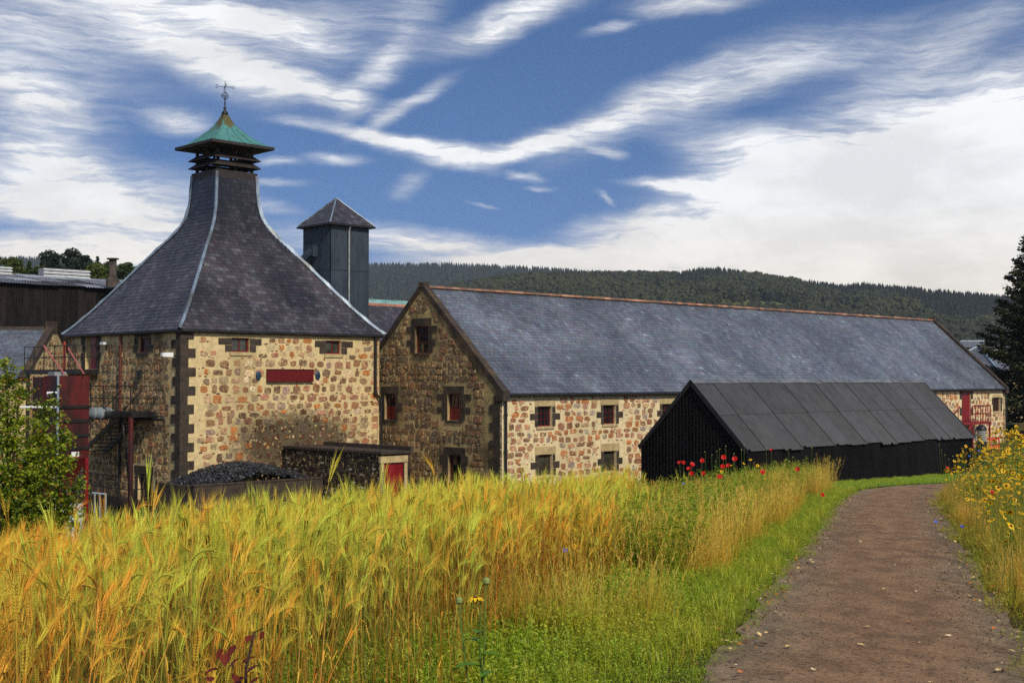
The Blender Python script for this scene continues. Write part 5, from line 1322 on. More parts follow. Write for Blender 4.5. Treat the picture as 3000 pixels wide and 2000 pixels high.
MT['barley'] = plantmat('barley', (lin((172, 88, 14)), lin((230, 158, 46))), (lin((86, 98, 22)), lin((198, 206, 68))), .24, .62)
fine_m, mid_m = [], []
for i in range(40):
    r = random.Random(100+i); mb = MB(); barley_stem(mb, (0, 0, 0), r, True); fine_m.append(mb.mesh('barley_stalk', MT['barley']))
for i in range(12):
    r = random.Random(300+i); mb = MB()
    for k in range(7): barley_stem(mb, (r.uniform(-.13, .13), r.uniform(-.13, .13), 0), r, False, wk=1.35)
    mid_m.append(mb.mesh('barley_clump', MT['barley']))
C_fine = proto_collection('barley_fine', fine_m); C_mid = proto_collection('barley_mid', mid_m)
def vnoise(x, y, s, seed=0): return np.array([mnoise.noise((a*s+seed, b*s-seed, seed*.37)) for a, b in zip(x, y)])
def field_points(n, y0, y1, edge=1.95, xk=.46, xpad=.7):
    y = np.sqrt(rng.uniform(y0*y0, y1*y1, n)); x = rng.uniform(-1, 1, n)*(xk*y+xpad)
    d = path_dist(x, y)+.28*vnoise(x, y, .9, 3)
    e2 = edge+1.9*sstep((y-11)/5)*(x > .09*y)
    k = (d < -e2) & (y < np.interp(x, _cx, _cy)+4.5)
    return x[k], y[k]
def ripeness(x, y):
    nz = vnoise(x, y, .45, 9)+.6*vnoise(x, y, 1.6, 4)
    # greener heads along the brow of the field, riper gold towards the near left
    brow = sstep((y-4.0)/4)*sstep((x+4.2)/2.5)
    return np.clip(.19+.54*brow+.6*nz+rng.normal(0, .24, len(x)), 0, 1)
def put(name, x, y, coll, nproto, smin, smax, tint, label, cat, tilt=.06, sink=0., hk=None):
    n = len(x); P = np.stack([x, y, gz(x, y)-sink], 1)
    rot = np.stack([rng.normal(0, tilt, n), rng.normal(0, tilt, n), rng.normal(0, .6, n)], 1)
    s_ = rng.uniform(smin, smax, n)
    if hk is not None: s_ = s_*hk
    return scatter(name, P, rot, s_, rng.integers(0, nproto, n), tint, coll, label, cat)
x, y = field_points(7000, 2.3, 9.5)
hk = 1-.22*np.clip((path_dist(x, y)+2.6)/.9, 0, 1)
big = np.where(rng.random(len(x)) < .06, 1.16, 1.0)*(1-.07*sstep((-x-.25*y)/1.2)); hk = hk*big
put('barley', x, y, C_fine, 40, .60, .94, ripeness(x, y), 'ripening golden green barley standing in the near foreground', 'barley', hk=hk)
x, y = field_points(11000, 8.5, 27)
hk = (1-.25*np.clip((path_dist(x, y)+2.8)/1.1, 0, 1))*(1+.10*np.exp(-((x/y+.12)/.13)**2))
put('barley', x, y, C_mid, 12, .60, .84, ripeness(x, y), 'pale green gold barley along the brow of the field', 'barley', .08, hk=hk)

# low weeds and grass between barley and path, and on the bank
def weed_mesh(seed, nleaf, R0, H, ls, gold=.2, stems=14):
    r = random.Random(seed); mb = MB()
    for _ in range(stems):
        a = r.uniform(0, 6.28); d = Vector((math.cos(a), math.sin(a), 0)); h = H*r.uniform(.4, 1.1); o = Vector((r.uniform(-R0, R0), r.uniform(-R0, R0), 0))
        top = o+d*R0*r.uniform(.1, .7)+UZ*h; g_ = r.uniform(.2, .9)
        blade(mb, [o, o.lerp(top, .5)+UZ*h*.08, top], .003, .002, Vector((-d.y, d.x, 0)), (.1, g_, .4), (.3, g_, .6))
        for _ in range(nleaf//stems):
            t = r.uniform(.15, 1.); q = o.lerp(top, t); b = r.uniform(0, 6.28); e_ = Vector((math.cos(b), math.sin(b), r.uniform(-.1, .8))).normalized(); L = ls*r.uniform(.6, 1.3)
            sd = e_.cross(Vector((r.uniform(-1, 1), r.uniform(-1, 1), 1))).normalized(); bi = len(mb.v); c = (r.random()*.5+.25*t, g_, r.uniform(.1, 1))
            mb.v += [tuple(q), tuple(q+e_*L*.5+sd*L*.30), tuple(q+e_*L), tuple(q+e_*L*.5-sd*L*.30)]; mb.c += [c]*4; mb.f.append((bi, bi+1, bi+2, bi+3))
    return mb
def tuft_mesh(seed, n, H, spread, w_):
    r = random.Random(seed); mb = MB()
    for _ in range(n):
        a = r.uniform(0, 6.28); d = Vector((math.cos(a), math.sin(a), 0)); h = H*r.uniform(.45, 1.1); o = Vector((r.uniform(-1, 1), r.uniform(-1, 1), 0))*spread; b = r.uniform(.1, .7)
        g_ = r.random(); br = r.random()
        blade(mb, [o, o+d*h*b*.25+UZ*h*.5, o+d*h*b*.6+UZ*h*.85, o+d*h*b+UZ*h*r.uniform(.75, 1)], w_, w_*.25, Vector((-d.y, d.x, 0)), (0, g_, br), (.9, g_, br))
    return mb
def feather_mesh(seed, n, H):                    # fine seeding grasses with airy heads
    r = random.Random(seed); mb = MB()
    for _ in range(n):
        a = r.uniform(0, 6.28); d = Vector((math.cos(a), math.sin(a), 0)); h = H*r.uniform(.6, 1.1); o = Vector((r.uniform(-.12, .12), r.uniform(-.12, .12), 0)); b = r.uniform(.05, .45); g_ = r.random(); br = r.random()
        top = o+d*h*b+UZ*h
        blade(mb, [o, o.lerp(top, .5)+UZ*.05*h, top], .003, .0015, Vector((1, 0, 0)), (0, g_, br), (.7, g_, br))
        for _ in range(9):
            q = o.lerp(top, r.uniform(.62, 1.)); e_ = Vector((r.uniform(-1, 1), r.uniform(-1, 1), r.uniform(.2, 1.4))).normalized()
            tri_blade(mb, q, q+e_*r.uniform(.02, .06), Vector((1, 0, 0)), .004, (1, g_, r.random()))
    return mb
MT['weed'] = plantmat('weed', (lin((182, 164, 34)), lin((214, 200, 74))), (lin((110, 144, 20)), lin((174, 198, 50))), .38, .5)
MT['verge'] = plantmat('verge', (lin((222, 150, 42)), lin((236, 186, 84))), (lin((120, 142, 28)), lin((188, 194, 62))), .35, .5)
C_weed = proto_collection('chickweed', [weed_mesh(i, 150, .10, .16, .016).mesh('chickweed', MT['weed']) for i in range(8)])
C_tuft = proto_collection('tufts', [tuft_mesh(i, 26, .13, .05, .0045).mesh('grass_tuft', MT['weed']) for i in range(6)])
C_turf = proto_collection('turf', [tuft_mesh(40+i, 34, .075, .06, .004).mesh('turf', MT['weed']) for i in range(5)])
C_feather = proto_collection('seeding_grass', [feather_mesh(i, 16, .62).mesh('seeding_grass', MT['verge']) for i in range(8)])
def band(n, y0, y1, d0, d1, xk=.47, pw=.5):
    """points at a sideways distance d0..d1 from the middle of the path"""
    y = y0*(y1/y0)**(rng.uniform(0, 1, n)**pw); out = []
    cum = np.concatenate([[0], np.cumsum(np.hypot(*np.diff(PL, axis=0).T))])
    yy = np.interp(y, PL[:, 1], np.arange(len(PL))); i = np.clip(yy.astype(int), 0, len(PL)-2); t = yy-i
    p = PL[i]*(1-t)[:, None]+PL[i+1]*t[:, None]; d = PL[i+1]-PL[i]; d /= np.hypot(d[:, 0], d[:, 1])[:, None]
    s_ = rng.uniform(d0, d1, n); x_ = p[:, 0]+d[:, 1]*s_; y_ = p[:, 1]-d[:, 0]*s_
    k = (np.abs(x_) < xk*y_+.8) & (y_ > 4)
    return x_[k], y_[k]
x, y = band(14000, 5, 26, -3.0, -.56); d = path_dist(x, y)+.16*vnoise(x, y, 2.2, 6)+.10*vnoise(x, y, 7, 2)
k = d < -.72; x, y = x[k], y[k]; d = path_dist(x, y)
put('chickweed', x, y, C_weed, 8, .55, 1.25, np.clip(.75+.5*vnoise(x, y, .8, 5)+rng.normal(0, .1, len(x)), 0, 1), 'low bright green weeds between barley and path', 'weeds', .15, .02, hk=np.clip(.38+.8*(-d-.75), .35, 1.35))
x, y = band(2200, 5, 27, -2.7, -.90)
put('tall_grass', x, y, C_tuft, 6, .5, 1.2, np.clip(.55+.5*vnoise(x, y, .8, 8), 0, 1), 'green grass tufts along the left path edge', 'grass', .15)
x, y = band(1900, 6, 28, -2.9, -1.3); k = vnoise(x, y, .5, 21) > 0.; x, y = x[k], y[k]
put('seeding_grass', x, y, C_feather, 8, .5, .95, np.clip(.45+.5*vnoise(x, y, .6, 8), 0, 1), 'airy seeding grasses at the edge of the barley', 'grass', .12)
# right bank
x, y = band(7500, 5, 31, .62, 4.5, pw=.6); d = path_dist(x, y)+.22*vnoise(x, y, 1.6, 6)+.08*vnoise(x, y, 7, 2); k = d > .78; x, y, d = x[k], y[k], d[k]
put('chickweed', x, y, C_weed, 8, .6, 1.4, np.clip(.30+.6*vnoise(x, y, .8, 15)+rng.normal(0, .1, len(x)), 0, 1), 'low weeds and clover on the flowery right bank', 'weeds', .15, .02, hk=np.clip(.45+.8*(d-.8), .45, 1.6))
x, y = band(4600, 6, 32, .85, 5.0, pw=.6); d = path_dist(x, y); k = d > .85+.2*rng.random(len(x)); x, y, d = x[k], y[k], d[k]
put('seeding_grass', x, y, C_feather, 8, .6, 1.25, np.clip(.30+.6*vnoise(x, y, .7, 18)+rng.normal(0, .1, len(x)), 0, 1), 'golden seeding grasses on the flowery right bank', 'grass', .14, hk=np.clip(.40+.36*(d-.9), .40, .75))
def leafy_mesh(seed, n, H):
    r = random.Random(seed); mb = MB()
    for _ in range(n):
        a = r.uniform(0, 6.28); d = Vector((math.cos(a), math.sin(a), 0)); h = H*r.uniform(.6, 1.1); o = Vector((r.uniform(-.1, .1), r.uniform(-.1, .1), 0)); top = o+d*h*r.uniform(.05, .3)+UZ*h; g_ = r.uniform(.5, 1)
        blade(mb, [o, o.lerp(top, .5), top], .006, .003, Vector((1, 0, 0)), (.1, g_, .3), (.3, g_, .5))
        for k in range(12):
            q = o.lerp(top, .15+.85*k/12); b = r.uniform(0, 6.28); e_ = Vector((math.cos(b), math.sin(b), r.uniform(.0, .7))).normalized(); L = r.uniform(.05, .10); sd = e_.cross(UZ).normalized()
            bi = len(mb.v); c = (r.random()*.6, g_, r.uniform(.0, .8)); w_ = L*.16
            mb.v += [tuple(q), tuple(q+e_*L*.5+sd*w_+UZ*.005), tuple(q+e_*L-UZ*.012), tuple(q+e_*L*.5-sd*w_+UZ*.005)]; mb.c += [c]*4; mb.f.append((bi, bi+1, bi+2, bi+3))
    return mb
C_leafy = proto_collection('leafy_stems', [leafy_mesh(i, 7, .72).mesh('leafy_stem', MT['weed']) for i in range(6)])
x, y = band(3000, 7, 30, 1.2, 5.5, pw=.7); d = path_dist(x, y)
put('leafy_plants', x, y, C_leafy, 6, .7, 1.25, np.clip(.8+.3*vnoise(x, y, .8, 4), 0, 1), 'green leafy flower stems on the right bank', 'plants', .12, hk=np.clip(.42+.34*(d-1.1), .42, .85))
x, y = band(1500, 10, 27, -4.6, -1.5, pw=.9)
put('leafy_plants', x, y, C_leafy, 6, .8, 1.25, np.clip(.8+.3*vnoise(x, y, .8, 14), 0, 1), 'green leafy stems among poppies at the barley edge', 'plants', .12, hk=np.full(len(x), .82))
x, y = band(950, 10, 27, -4.6, -1.3, pw=.9)
put('seeding_grass', x, y, C_feather, 8, .65, 1.15, np.clip(.35+.6*vnoise(x, y, .7, 28), 0, 1), 'pale seeding grasses among the poppies', 'grass', .14)

# mown lawn towards the shed
X, Y = np.meshgrid(np.arange(4.0, 30, .3), np.arange(20, 47, .3)); dd = path_dist(X, Y); msk = (dd < -.84) & (dd > -11)
Zl = gz(X, Y)+.016
idm = -np.ones(X.shape, int); cnt = 0; Vl = []; Fl = []
okc = msk[:-1, :-1] & msk[1:, :-1] & msk[:-1, 1:] & msk[1:, 1:]
for j, i in zip(*np.nonzero(okc)):
    q = []
    for a, b in ((j, i), (j, i+1), (j+1, i+1), (j+1, i)):
        if idm[a, b] < 0: idm[a, b] = cnt; Vl.append((X[a, b], Y[a, b], Zl[a, b])); cnt += 1
        q.append(idm[a, b])
    Fl.append(q)
MT['lawn'] = pmat('lawn', lin((96, 132, 34)), .9, .35, 3, .5, 40, col2=lin((120, 142, 44)))
lo = bpy.data.objects.new('lawn', np_mesh('lawn', np.array(Vl), np.array(Fl), MT['lawn'])); link(lo, None, (0, 0, 0)); tag(lo, kind='structure')
n = 9000; x = rng.uniform(4.5, 17, n); y = rng.uniform(22, 42, n); d = path_dist(x, y); k = (d < -.86) & (d > -9) & (x > 4.2+.1*(y-22)); x, y = x[k], y[k]
put('turf', x, y, C_turf, 5, .7, 1.3, np.clip(.85+.3*vnoise(x, y, .7, 2), 0, 1), 'short mown grass in front of the black shed', 'grass', .1)

# ---------------------------------------------------------------- flowers, one by one
MT['petal_yellow'] = leafmat('petal_yellow', lin((240, 170, 10)), lin((252, 208, 20)), .3, .5, 3)
MT['petal_red'] = leafmat('petal_red', lin((196, 14, 14)), lin((226, 34, 22)), .35, .5, 8)
MT['petal_blue'] = leafmat('petal_blue', lin((50, 74, 190)), lin((84, 110, 220)), .3, .5, 8)
MT['disc'] = pmat('disc', lin((70, 44, 14)), .9, .3, 60, .3, 200)
MT['stem_green'] = pmat('stem_green', lin((92, 116, 40)), .6, .2, 8, 0)
MT['leaf_green'] = leafmat('leaf_green', lin((70, 116, 28)), lin((112, 150, 44)), .35, .5, 6)
MT['bud'] = pmat('bud', lin((120, 132, 70)), .6, .2, 20, 0)
def daisy_meshes():
    out = []
    for k in range(4):
        r = random.Random(k); pm = MB(); n = 10
        for i in range(n):
            a = 2*math.pi*i/n+r.uniform(-.1, .1); d = Vector((math.cos(a), math.sin(a), 0)); s_ = Vector((-d.y, d.x, 0)); dr = r.uniform(-.35, .15); L = r.uniform(.020, .027)
            pm.add([d*.005, d*L*.55+s_*.0075+UZ*(.004+dr*.004), d*L+s_*.004+UZ*dr*.016, d*L-s_*.004+UZ*dr*.016, d*L*.55-s_*.0075+UZ*(.004+dr*.004)], [(0, 1, 2, 3, 4)])
        dm = MB(); dm.lathe((0, 0, -.001), [(.0095, 0), (.008, .005), (.004, .008), (0, .009)], 8)
        out.append((pm.mesh('daisy_petals', MT['petal_yellow']), dm.mesh('daisy_disc', MT['disc'])))
    return out
DAISY = daisy_meshes()
def stem_mesh(h, bx, by, m):
    mb = MB(); mb.tube([Vector((bx*(1-t)**2, by*(1-t)**2, -h*(1-t))) for t in (0, .35, .7, 1)], [.0028, .0025, .002, .0018], 4); return mb.mesh('stem', m)
def flower(name, head, parts, label, cat, group, scale=1., bend=(0, 0), tilt=None, extra=None):
    """head: place of the bloom; the stem runs down to the ground under it"""
    gx, gy = head.x+bend[0], head.y+bend[1]; gzv = float(gz(gx, gy)); h = max(.1, head.z-gzv)+.02
    e_ = bpy.data.objects.new(name, None); link(e_, None, (gx, gy, gzv)); e_.empty_display_size = .05; tag(e_, label, cat, group)
    so = bpy.data.objects.new('stem', stem_mesh(h, bend[0], bend[1], MT['stem_green'])); link(so, e_, head)
    tl = tilt or (random.uniform(-.2, .9), random.uniform(-.5, .5), random.uniform(0, 6))
    for nm, me in parts:
        o = bpy.data.objects.new(nm, me); link(o, e_, head); o.rotation_euler = tl; o.scale = (scale,)*3
    return e_
rf = random.Random(21)
cnt = 0; tries = 0
while cnt < 296 and tries < 12000:
    tries += 1
    y = 9*(27/9)**(rf.random()**.85); xr = float(np.interp(y, PL[:, 1], PL[:, 0]))
    x = xr+rf.uniform(.95, 3.0)
    if x > .408*y: continue
    d = x-xr
    if rf.random() > min(1, .6+.5*(d-1)) : continue
    h = rf.uniform(.66, 1.16)*min(1.08, .46+.62*(d-.8)); p = gp(x, y, h); k = rf.randrange(4)
    flower('yellow_daisy', p, (('petals', DAISY[k][0]), ('disc', DAISY[k][1])), 'yellow daisy with dark centre in the flower bank right of the path', 'flower', 'yellow daisies on the right bank', rf.uniform(1.0, 1.5), (rf.uniform(-.1, .1), rf.uniform(-.08, .08)), (rf.uniform(.3, 1.3), rf.uniform(-.5, .5), rf.uniform(0, 6)))
    cnt += 1
# the small blooms beyond those, too many to tell apart
def bloom_mesh(seed):
    r = random.Random(seed); mb = MB(); q = Vector((r.uniform(-.05, .05), r.uniform(-.05, .05), .72))
    mb.tube([(0, 0, 0), (q.x*.3, q.y*.3, .4), tuple(q)], [.003, .0025, .002], 3, cap=False); ns = len(mb.f); ax = Vector((r.uniform(-.3, .3), -r.uniform(.2, 1.2), 1)).normalized(); e1 = ax.orthogonal().normalized(); e2 = ax.cross(e1)
    for i in range(9):
        a = 2*math.pi*i/9; d = e1*math.cos(a)+e2*math.sin(a); s_ = ax.cross(d)
        mb.add([q+d*.004, q+d*.017+s_*.008, q+d*.030-ax*.004, q+d*.017-s_*.008], [(0, 1, 2, 3)])
    npet = len(mb.f); mb.lathe(q, [(.009, 0), (.005, .006), (0, .007)], 6, ax)
    me = mb.mesh('bloom', MT['stem_green']); me.materials.append(MT['petal_yellow']); me.materials.append(MT['disc'])
    me.polygons.foreach_set('material_index', [0 if i < ns else (1 if i < npet else 2) for i in range(len(me.polygons))]); return me
C_bloom = proto_collection('blooms', [bloom_mesh(i) for i in range(8)])
x, y = band(2600, 9, 30, .98, 4.2, pw=.9); d = path_dist(x, y); k = (np.abs(x) < .45*y) & (rng.random(len(x)) < .35+.5*(d-.9)); x, y, d = x[k], y[k], d[k]
put('yellow_blooms', x, y, C_bloom, 8, .75, 1.35, np.zeros(len(x)), 'carpet of small yellow blooms on the right bank', 'flowers', .12, hk=np.clip(.50+.45*(d-.9), .5, 1.15))
for px, py, D in ((2179, 1357, 22), (2141, 1362, 21), (2114, 1381, 20), (2219, 1363, 22), (2198, 1346, 22), (1784, 1464, 14), (1763, 1479, 14), (1738, 1513, 13), (1682, 1598, 10), (1982, 1489, 15), (2112, 1471, 15.5), (2041, 1518, 13.5), (2012, 1532, 13), (2017, 1489, 14)):
    k = rf.randrange(4); flower('yellow_daisy', at(px, py, D), (('petals', DAISY[k][0]), ('disc', DAISY[k][1])), 'yellow daisy growing among the barley left of the path', 'flower', 'yellow daisies in the barley', rf.uniform(1.0, 1.3), (rf.uniform(-.05, .05), 0), (rf.uniform(.2, 1.), rf.uniform(-.4, .4), 0))
def poppy_meshes():
    out = []
    for k in range(4):
        r = random.Random(50+k); pm = MB(); op = r.uniform(.55, 1.0)
        for i in range(4):
            a = math.pi/2*i+r.uniform(-.15, .15); n = 6; vs_ = []
            for u_ in range(4):
                t = u_/3
                for v_ in range(n):
                    b = a+(v_/(n-1)-.5)*1.9; rad = (.004+.034*t**.8)*(1+.06*math.sin(5*b+k)); z = .034*t*(1-op*.55*t)+.004*math.sin(7*b+u_+k)*t-(.002 if i % 2 else 0)
                    vs_.append((math.cos(b)*rad*(.65+.45*op), math.sin(b)*rad*(.65+.45*op), z))
            pm.add(vs_, [(u_*n+v_, u_*n+v_+1, (u_+1)*n+v_+1, (u_+1)*n+v_) for u_ in range(3) for v_ in range(n-1)])
        dm = MB(); dm.lathe((0, 0, .002), [(.003, 0), (.007, .006), (.007, .012), (.004, .015), (0, .0155)], 8)
        out.append((pm.mesh('poppy_petals', MT['petal_red'], smooth=True), dm.mesh('poppy_centre', MT['black_metal'])))
    return out
POPPY = poppy_meshes()
for i, (px, py) in enumerate([(a/3.136+1650, b/3.136+1000) for a, b in ((1070, 1115), (1105, 1113), (1185, 1130), (1275, 1095), (1155, 1172), (1180, 1215), (1290, 1212), (1473, 1065), (1578, 1080), (1465, 1150), (1515, 1140), (1430, 1243), (1465, 1248), (1915, 1000), (1830, 1200), (2152, 1175))]+[(2332, 1464), (2409, 1450)]):
    k = i % 4; flower('poppy', at(px, py, rf.uniform(16.5, 18.5) if px < 2260 else 20), (('petals', POPPY[k][0]), ('seed_capsule', POPPY[k][1])), 'red poppy at the barley edge in front of the black shed', 'flower', 'red poppies at the barley edge', rf.uniform(.7, 1.0), (rf.uniform(-.1, .1), rf.uniform(-.1, .1)), (rf.uniform(.2, 1.3), rf.uniform(-.6, .6), 0))
for px, py, D in ((2775, 1372, 26), (2906, 1444, 17)): flower('poppy', at(px, py, D), (('petals', POPPY[1][0]), ('seed_capsule', POPPY[1][1])), 'red poppy on the flower bank right of the path', 'flower', 'poppies on the right bank', 1.05, (.05, 0), (.8, .2, 0))
cb = MB()
for i in range(11):
    a = 2*math.pi*i/11; d = Vector((math.cos(a), math.sin(a), .35)).normalized(); s_ = Vector((-math.sin(a), math.cos(a), 0)); cb.add([d*.003, d*.018+s_*.007, d*.021, d*.018-s_*.007], [(0, 1, 2, 3)])
CBM = cb.mesh('cornflower_petals', MT['petal_blue']); cbb = MB(); cbb.lathe((0, 0, -.012), [(.003, 0), (.006, .005), (.005, .012), (0, .014)], 8); CBB = cbb.mesh('cornflower_bud', MT['bud'])
for px, py, D in ((2002, 1417, 18), (1655, 1612, 9.5), (2868, 1320, 24), (2840, 1336, 24), (2818, 1542, 14.5), (2741, 1528, 15.5)): flower('cornflower', at(px, py, D), (('petals', CBM), ('calyx', CBB)), 'small blue cornflower in the grass beside the path', 'flower', 'blue cornflowers', 1.1, (.03, 0), (.7, .1, 0))
# poppy seed heads standing against the shed
sm = MB(); sm.lathe((0, 0, -.006), [(.002, 0), (.008, .006), (.009, .014), (.005, .019), (.009, .021), (0, .023)], 8); SHM = sm.mesh('seed_head', MT['bud'])
for px, py in ((2310, 1310), (2322, 1340), (2336, 1365), (2350, 1385), (2362, 1338), (2378, 1311), (2385, 1372), (2400, 1393), (2245, 1314), (2100, 1322), (2108, 1316), (2066, 1324), (2085, 1333), (2096, 1352), (2126, 1307), (2180, 1303), (2172, 1318), (2150, 1330)):
    flower('poppy_seed_stalk', at(px, py, rf.uniform(19.5, 22)), (('seed_head', SHM),), 'bare green poppy stalk with seed head against the black shed', 'plant', 'poppy seed stalks by the shed', rf.uniform(.8, 1.2), (rf.uniform(-.15, .15), rf.uniform(-.1, .1)))
for px, py in ((2752, 1303), (2758, 1318), (2768, 1333), (2780, 1345), (2792, 1336)):
    flower('poppy_seed_stalk', at(px, py, rf.uniform(25, 27)), (('seed_head', SHM),), 'bare green stalk with seed head at the path bend by the shed end', 'plant', 'seed stalks at the path bend', rf.uniform(.9, 1.2), (rf.uniform(.05, .3), 0))

# big marigold-like plant in the foreground
fp = at(1393, 1752, 4.0); base = gp(-.09, 4.05)
mg_ = thing('orange_daisy_plant', 'orange yellow daisy with broad green leaves in the foreground barley', 'flower', base)
stp = [base, base+Vector((.01, 0, .3)), base+Vector((-.01, 0, .55)), Vector((fp.x+.015, fp.y, fp.z-.01)), fp]
MB().tube(stp, [.006, .005, .004, .003, .002], 6).build('stem', MT['stem_green'], mg_)
MB().tube([base+Vector((-.02, 0, .25)), at(1350, 1830, 4.02), at(1345, 1765, 4.02)], .003, 5).build('stem', MT['stem_green'], mg_)
MB().tube([base+Vector((.0, 0, .4)), at(1420, 1760, 4.02), at(1425, 1708, 4.02)], .003, 5).build('stem', MT['stem_green'], mg_)
for q in (at(1345, 1763, 4.02), at(1425, 1706, 4.02)): MB().lathe(q, [(.003, -.008), (.011, 0), (.011, .01), (.005, .016), (0, .017)], 10).build('bud', MT['bud'], mg_)
pm = MB()
for i in range(12):
    a = 2*math.pi*i/12; d = Vector((math.cos(a), math.sin(a), 0)); s_ = Vector((-d.y, d.x, 0)); dr = random.uniform(-.012, .0)
    pm.add([fp+d*.005, fp+d*.015+s_*.0055+UZ*.004, fp+d*.029+s_*.003+UZ*dr, fp+d*.029-s_*.003+UZ*dr, fp+d*.015-s_*.0055+UZ*.004], [(0, 1, 2, 3, 4)])
pm.build('petals', MT['petal_yellow'], mg_); MB().lathe(fp, [(.009, -.008), (.011, 0), (.006, .006), (0, .007)], 8).build('disc', MT['disc'], mg_)
def leaf(mb, q, d, L, W, up=.2, curl=.3):
    d = Vector(d).normalized(); s_ = d.cross(UZ).normalized(); P = []
    for t, w_ in ((0, .05), (.25, .8), (.5, 1), (.75, .7), (1, .04)):
        c = Vector(q)+d*(L*t)+UZ*(up*L*t-curl*L*t*t); P += [c-s_*W*w_/2+UZ*W*.12, c, c+s_*W*w_/2+UZ*W*.12]
    mb.add(P, [(3*i+k, 3*i+k+1, 3*i+k+4, 3*i+k+3) for i in range(4) for k in range(2)])
for i in range(16):
    t = .12+.8*i/16; q = Vector(stp[0]).lerp(Vector(stp[3]), t); a = i*2.4
    mb = MB(); leaf(mb, q, (math.cos(a), math.sin(a)*.6, .15), random.uniform(.07, .11)*(1.2-t*.5), random.uniform(.034, .05), .3, .5); mb.build('leaf', MT['leaf_green'], mg_, True)

# russet seedling low in the barley, near left
MT['leaf_red'] = leafmat('leaf_red', lin((84, 22, 12)), lin((118, 42, 18)), .2, .55, 12)
rs = thing('russet_seedling', 'small seedling with dark red leaves low in the foreground barley', 'plant', gp(-.66, 3.25))
rt = at(745, 1850, 3.2); MB().tube([gp(-.66, 3.25), at(720, 1960, 3.2), rt, at(770, 1840, 3.2)], [.005, .004, .003, .002], 5).build('stem', MT['bark'], rs)
for px, py, L in ((735, 1862, .045), (772, 1850, .03), (690, 1890, .05), (660, 1915, .055), (700, 1930, .05), (745, 1925, .05), (755, 1950, .05), (640, 1960, .055), (680, 1975, .055), (720, 1985, .05), (610, 1985, .05), (760, 1985, .045), (650, 1900, .04)):
    q = at(px, py, 3.2+random.uniform(-.08, .08)); L *= .62; mb = MB(); a = random.uniform(0, 6.28)
    leaf(mb, q, (math.cos(a), -.4, random.uniform(-.6, .1)), L, L*.8, 0, .4); mb.build('leaf', MT['leaf_red'], rs, True)

# fallen leaves on the path
lm = []
for k in range(5):
    mb = MB(); r = random.Random(k); P = []
    for t, w_ in ((0, .1), (.3, .8), (.6, .9), (1, .05)):
        z = .12*math.sin(3*t+k)*t; P += [((t-.5), -w_*.28, z+.1*w_*r.random()), ((t-.5), 0, z), ((t-.5), w_*.28, z+.12*w_*r.random())]
    mb.add(P, [(3*i+j, 3*i+j+1, 3*i+j+4, 3*i+j+3) for i in range(3) for j in range(2)]); lm.append(mb)
LEAFC = [pmat('dead_leaf_%d' % i, lin(c), .7, .3, 30, .1) for i, c in enumerate(((206, 176, 110), (70, 46, 30), (180, 104, 40), (226, 206, 160), (96, 60, 40)))]
LMS = [[m.mesh('dead_leaf', c) for c in LEAFC] for m in lm]
cum = 0
for i in range(130):
    y = 6.2*(26/6.2)**(rf.random()**1.1); xr = float(np.interp(y, PL[:, 1], PL[:, 0])); s_ = rf.choice((rf.uniform(-.78, .78), rf.uniform(-.9, -.6), rf.uniform(.6, .9)))
    x = xr+s_*1.03
    if abs(x) > .42*y: continue
    o = bpy.data.objects.new('fallen_leaf', LMS[rf.randrange(5)][rf.choice((0, 0, 1, 1, 2, 3, 4))]); link(o, None, gp(x, y, .034)); o.rotation_euler = (rf.uniform(-.2, .2), rf.uniform(-.2, .2), rf.uniform(0, 6.28)); sc_ = rf.uniform(.025, .06); o.scale = (sc_, sc_, sc_)
    tag(o, 'dry fallen leaf lying on the dirt path', 'leaf', 'fallen leaves on the path')
MT['grit'] = pmat('grit', lin((128, 106, 84)), .9, .3, 20, .2); MT['grit2'] = pmat('grit2', lin((96, 78, 62)), .9, .3, 20, .2)
PBS = []
for k in range(5):
    v, f = STONES[k]; PBS.append(np_mesh('pebble', v*[1, .5, .8] @ np.array([[1, 0, 0], [0, 0, 1], [0, 1, 0]]), np.array(f), MT['grit'] if k % 2 else MT['grit2']))
C_peb = proto_collection('pebbles', PBS)
x, y = band(4200, 5.5, 24, -.82, .82); 
put('gravel', x, y, C_peb, 5, .004, .011, np.zeros(len(x)), 'loose grit and small stones on the dirt path', 'gravel', .5, -.022)

# brown leaf litter gathered along both edges of the path
C_lit = proto_collection('litter', [LMS[i][j] for i in range(5) for j in (1, 2, 4, 0)])
x1, y1 = band(700, 5.5, 24, -1.0, -.62); x2, y2 = band(900, 5.5, 26, .62, 1.05)
x, y = np.concatenate([x1, x2]), np.concatenate([y1, y2])
put('leaf_litter', x, y, C_lit, 20, .016, .042, np.zeros(len(x)), 'brown leaf litter along both edges of the path', 'leaves', .35, -.030)

# ---------------------------------------------------------------- trees
def leaf_mesh(name, P, size, m, flat=.5, aspect=.6):
    """one small bent leaf per point, turned every way"""
    n = len(P); a = rng.normal(size=(n, 3)); a[:, 2] *= flat; a /= np.linalg.norm(a, axis=1)[:, None]
    b = rng.normal(size=(n, 3)); b -= a*(a*b).sum(1)[:, None]; b /= np.linalg.norm(b, axis=1)[:, None]
    s_ = (size*rng.uniform(.6, 1.35, n))[:, None]
    V_ = np.stack([P-a*s_*.5, P+b*s_*aspect*.5, P+a*s_*.5, P-b*s_*aspect*.5], 1).reshape(-1, 3)
    return V_, np.arange(4*n).reshape(n, 4)
def limbs(root, name, mb, m, parent): return mb.build(name, m, parent, True)
MT['bush_leaf'] = leafmat('bush_leaf', lin((60, 84, 14)), lin((160, 172, 34)), .35, .5, .9)
MT['bush_tip'] = leafmat('bush_tip', lin((150, 100, 24)), lin((190, 130, 40)), .35, .5, 2)
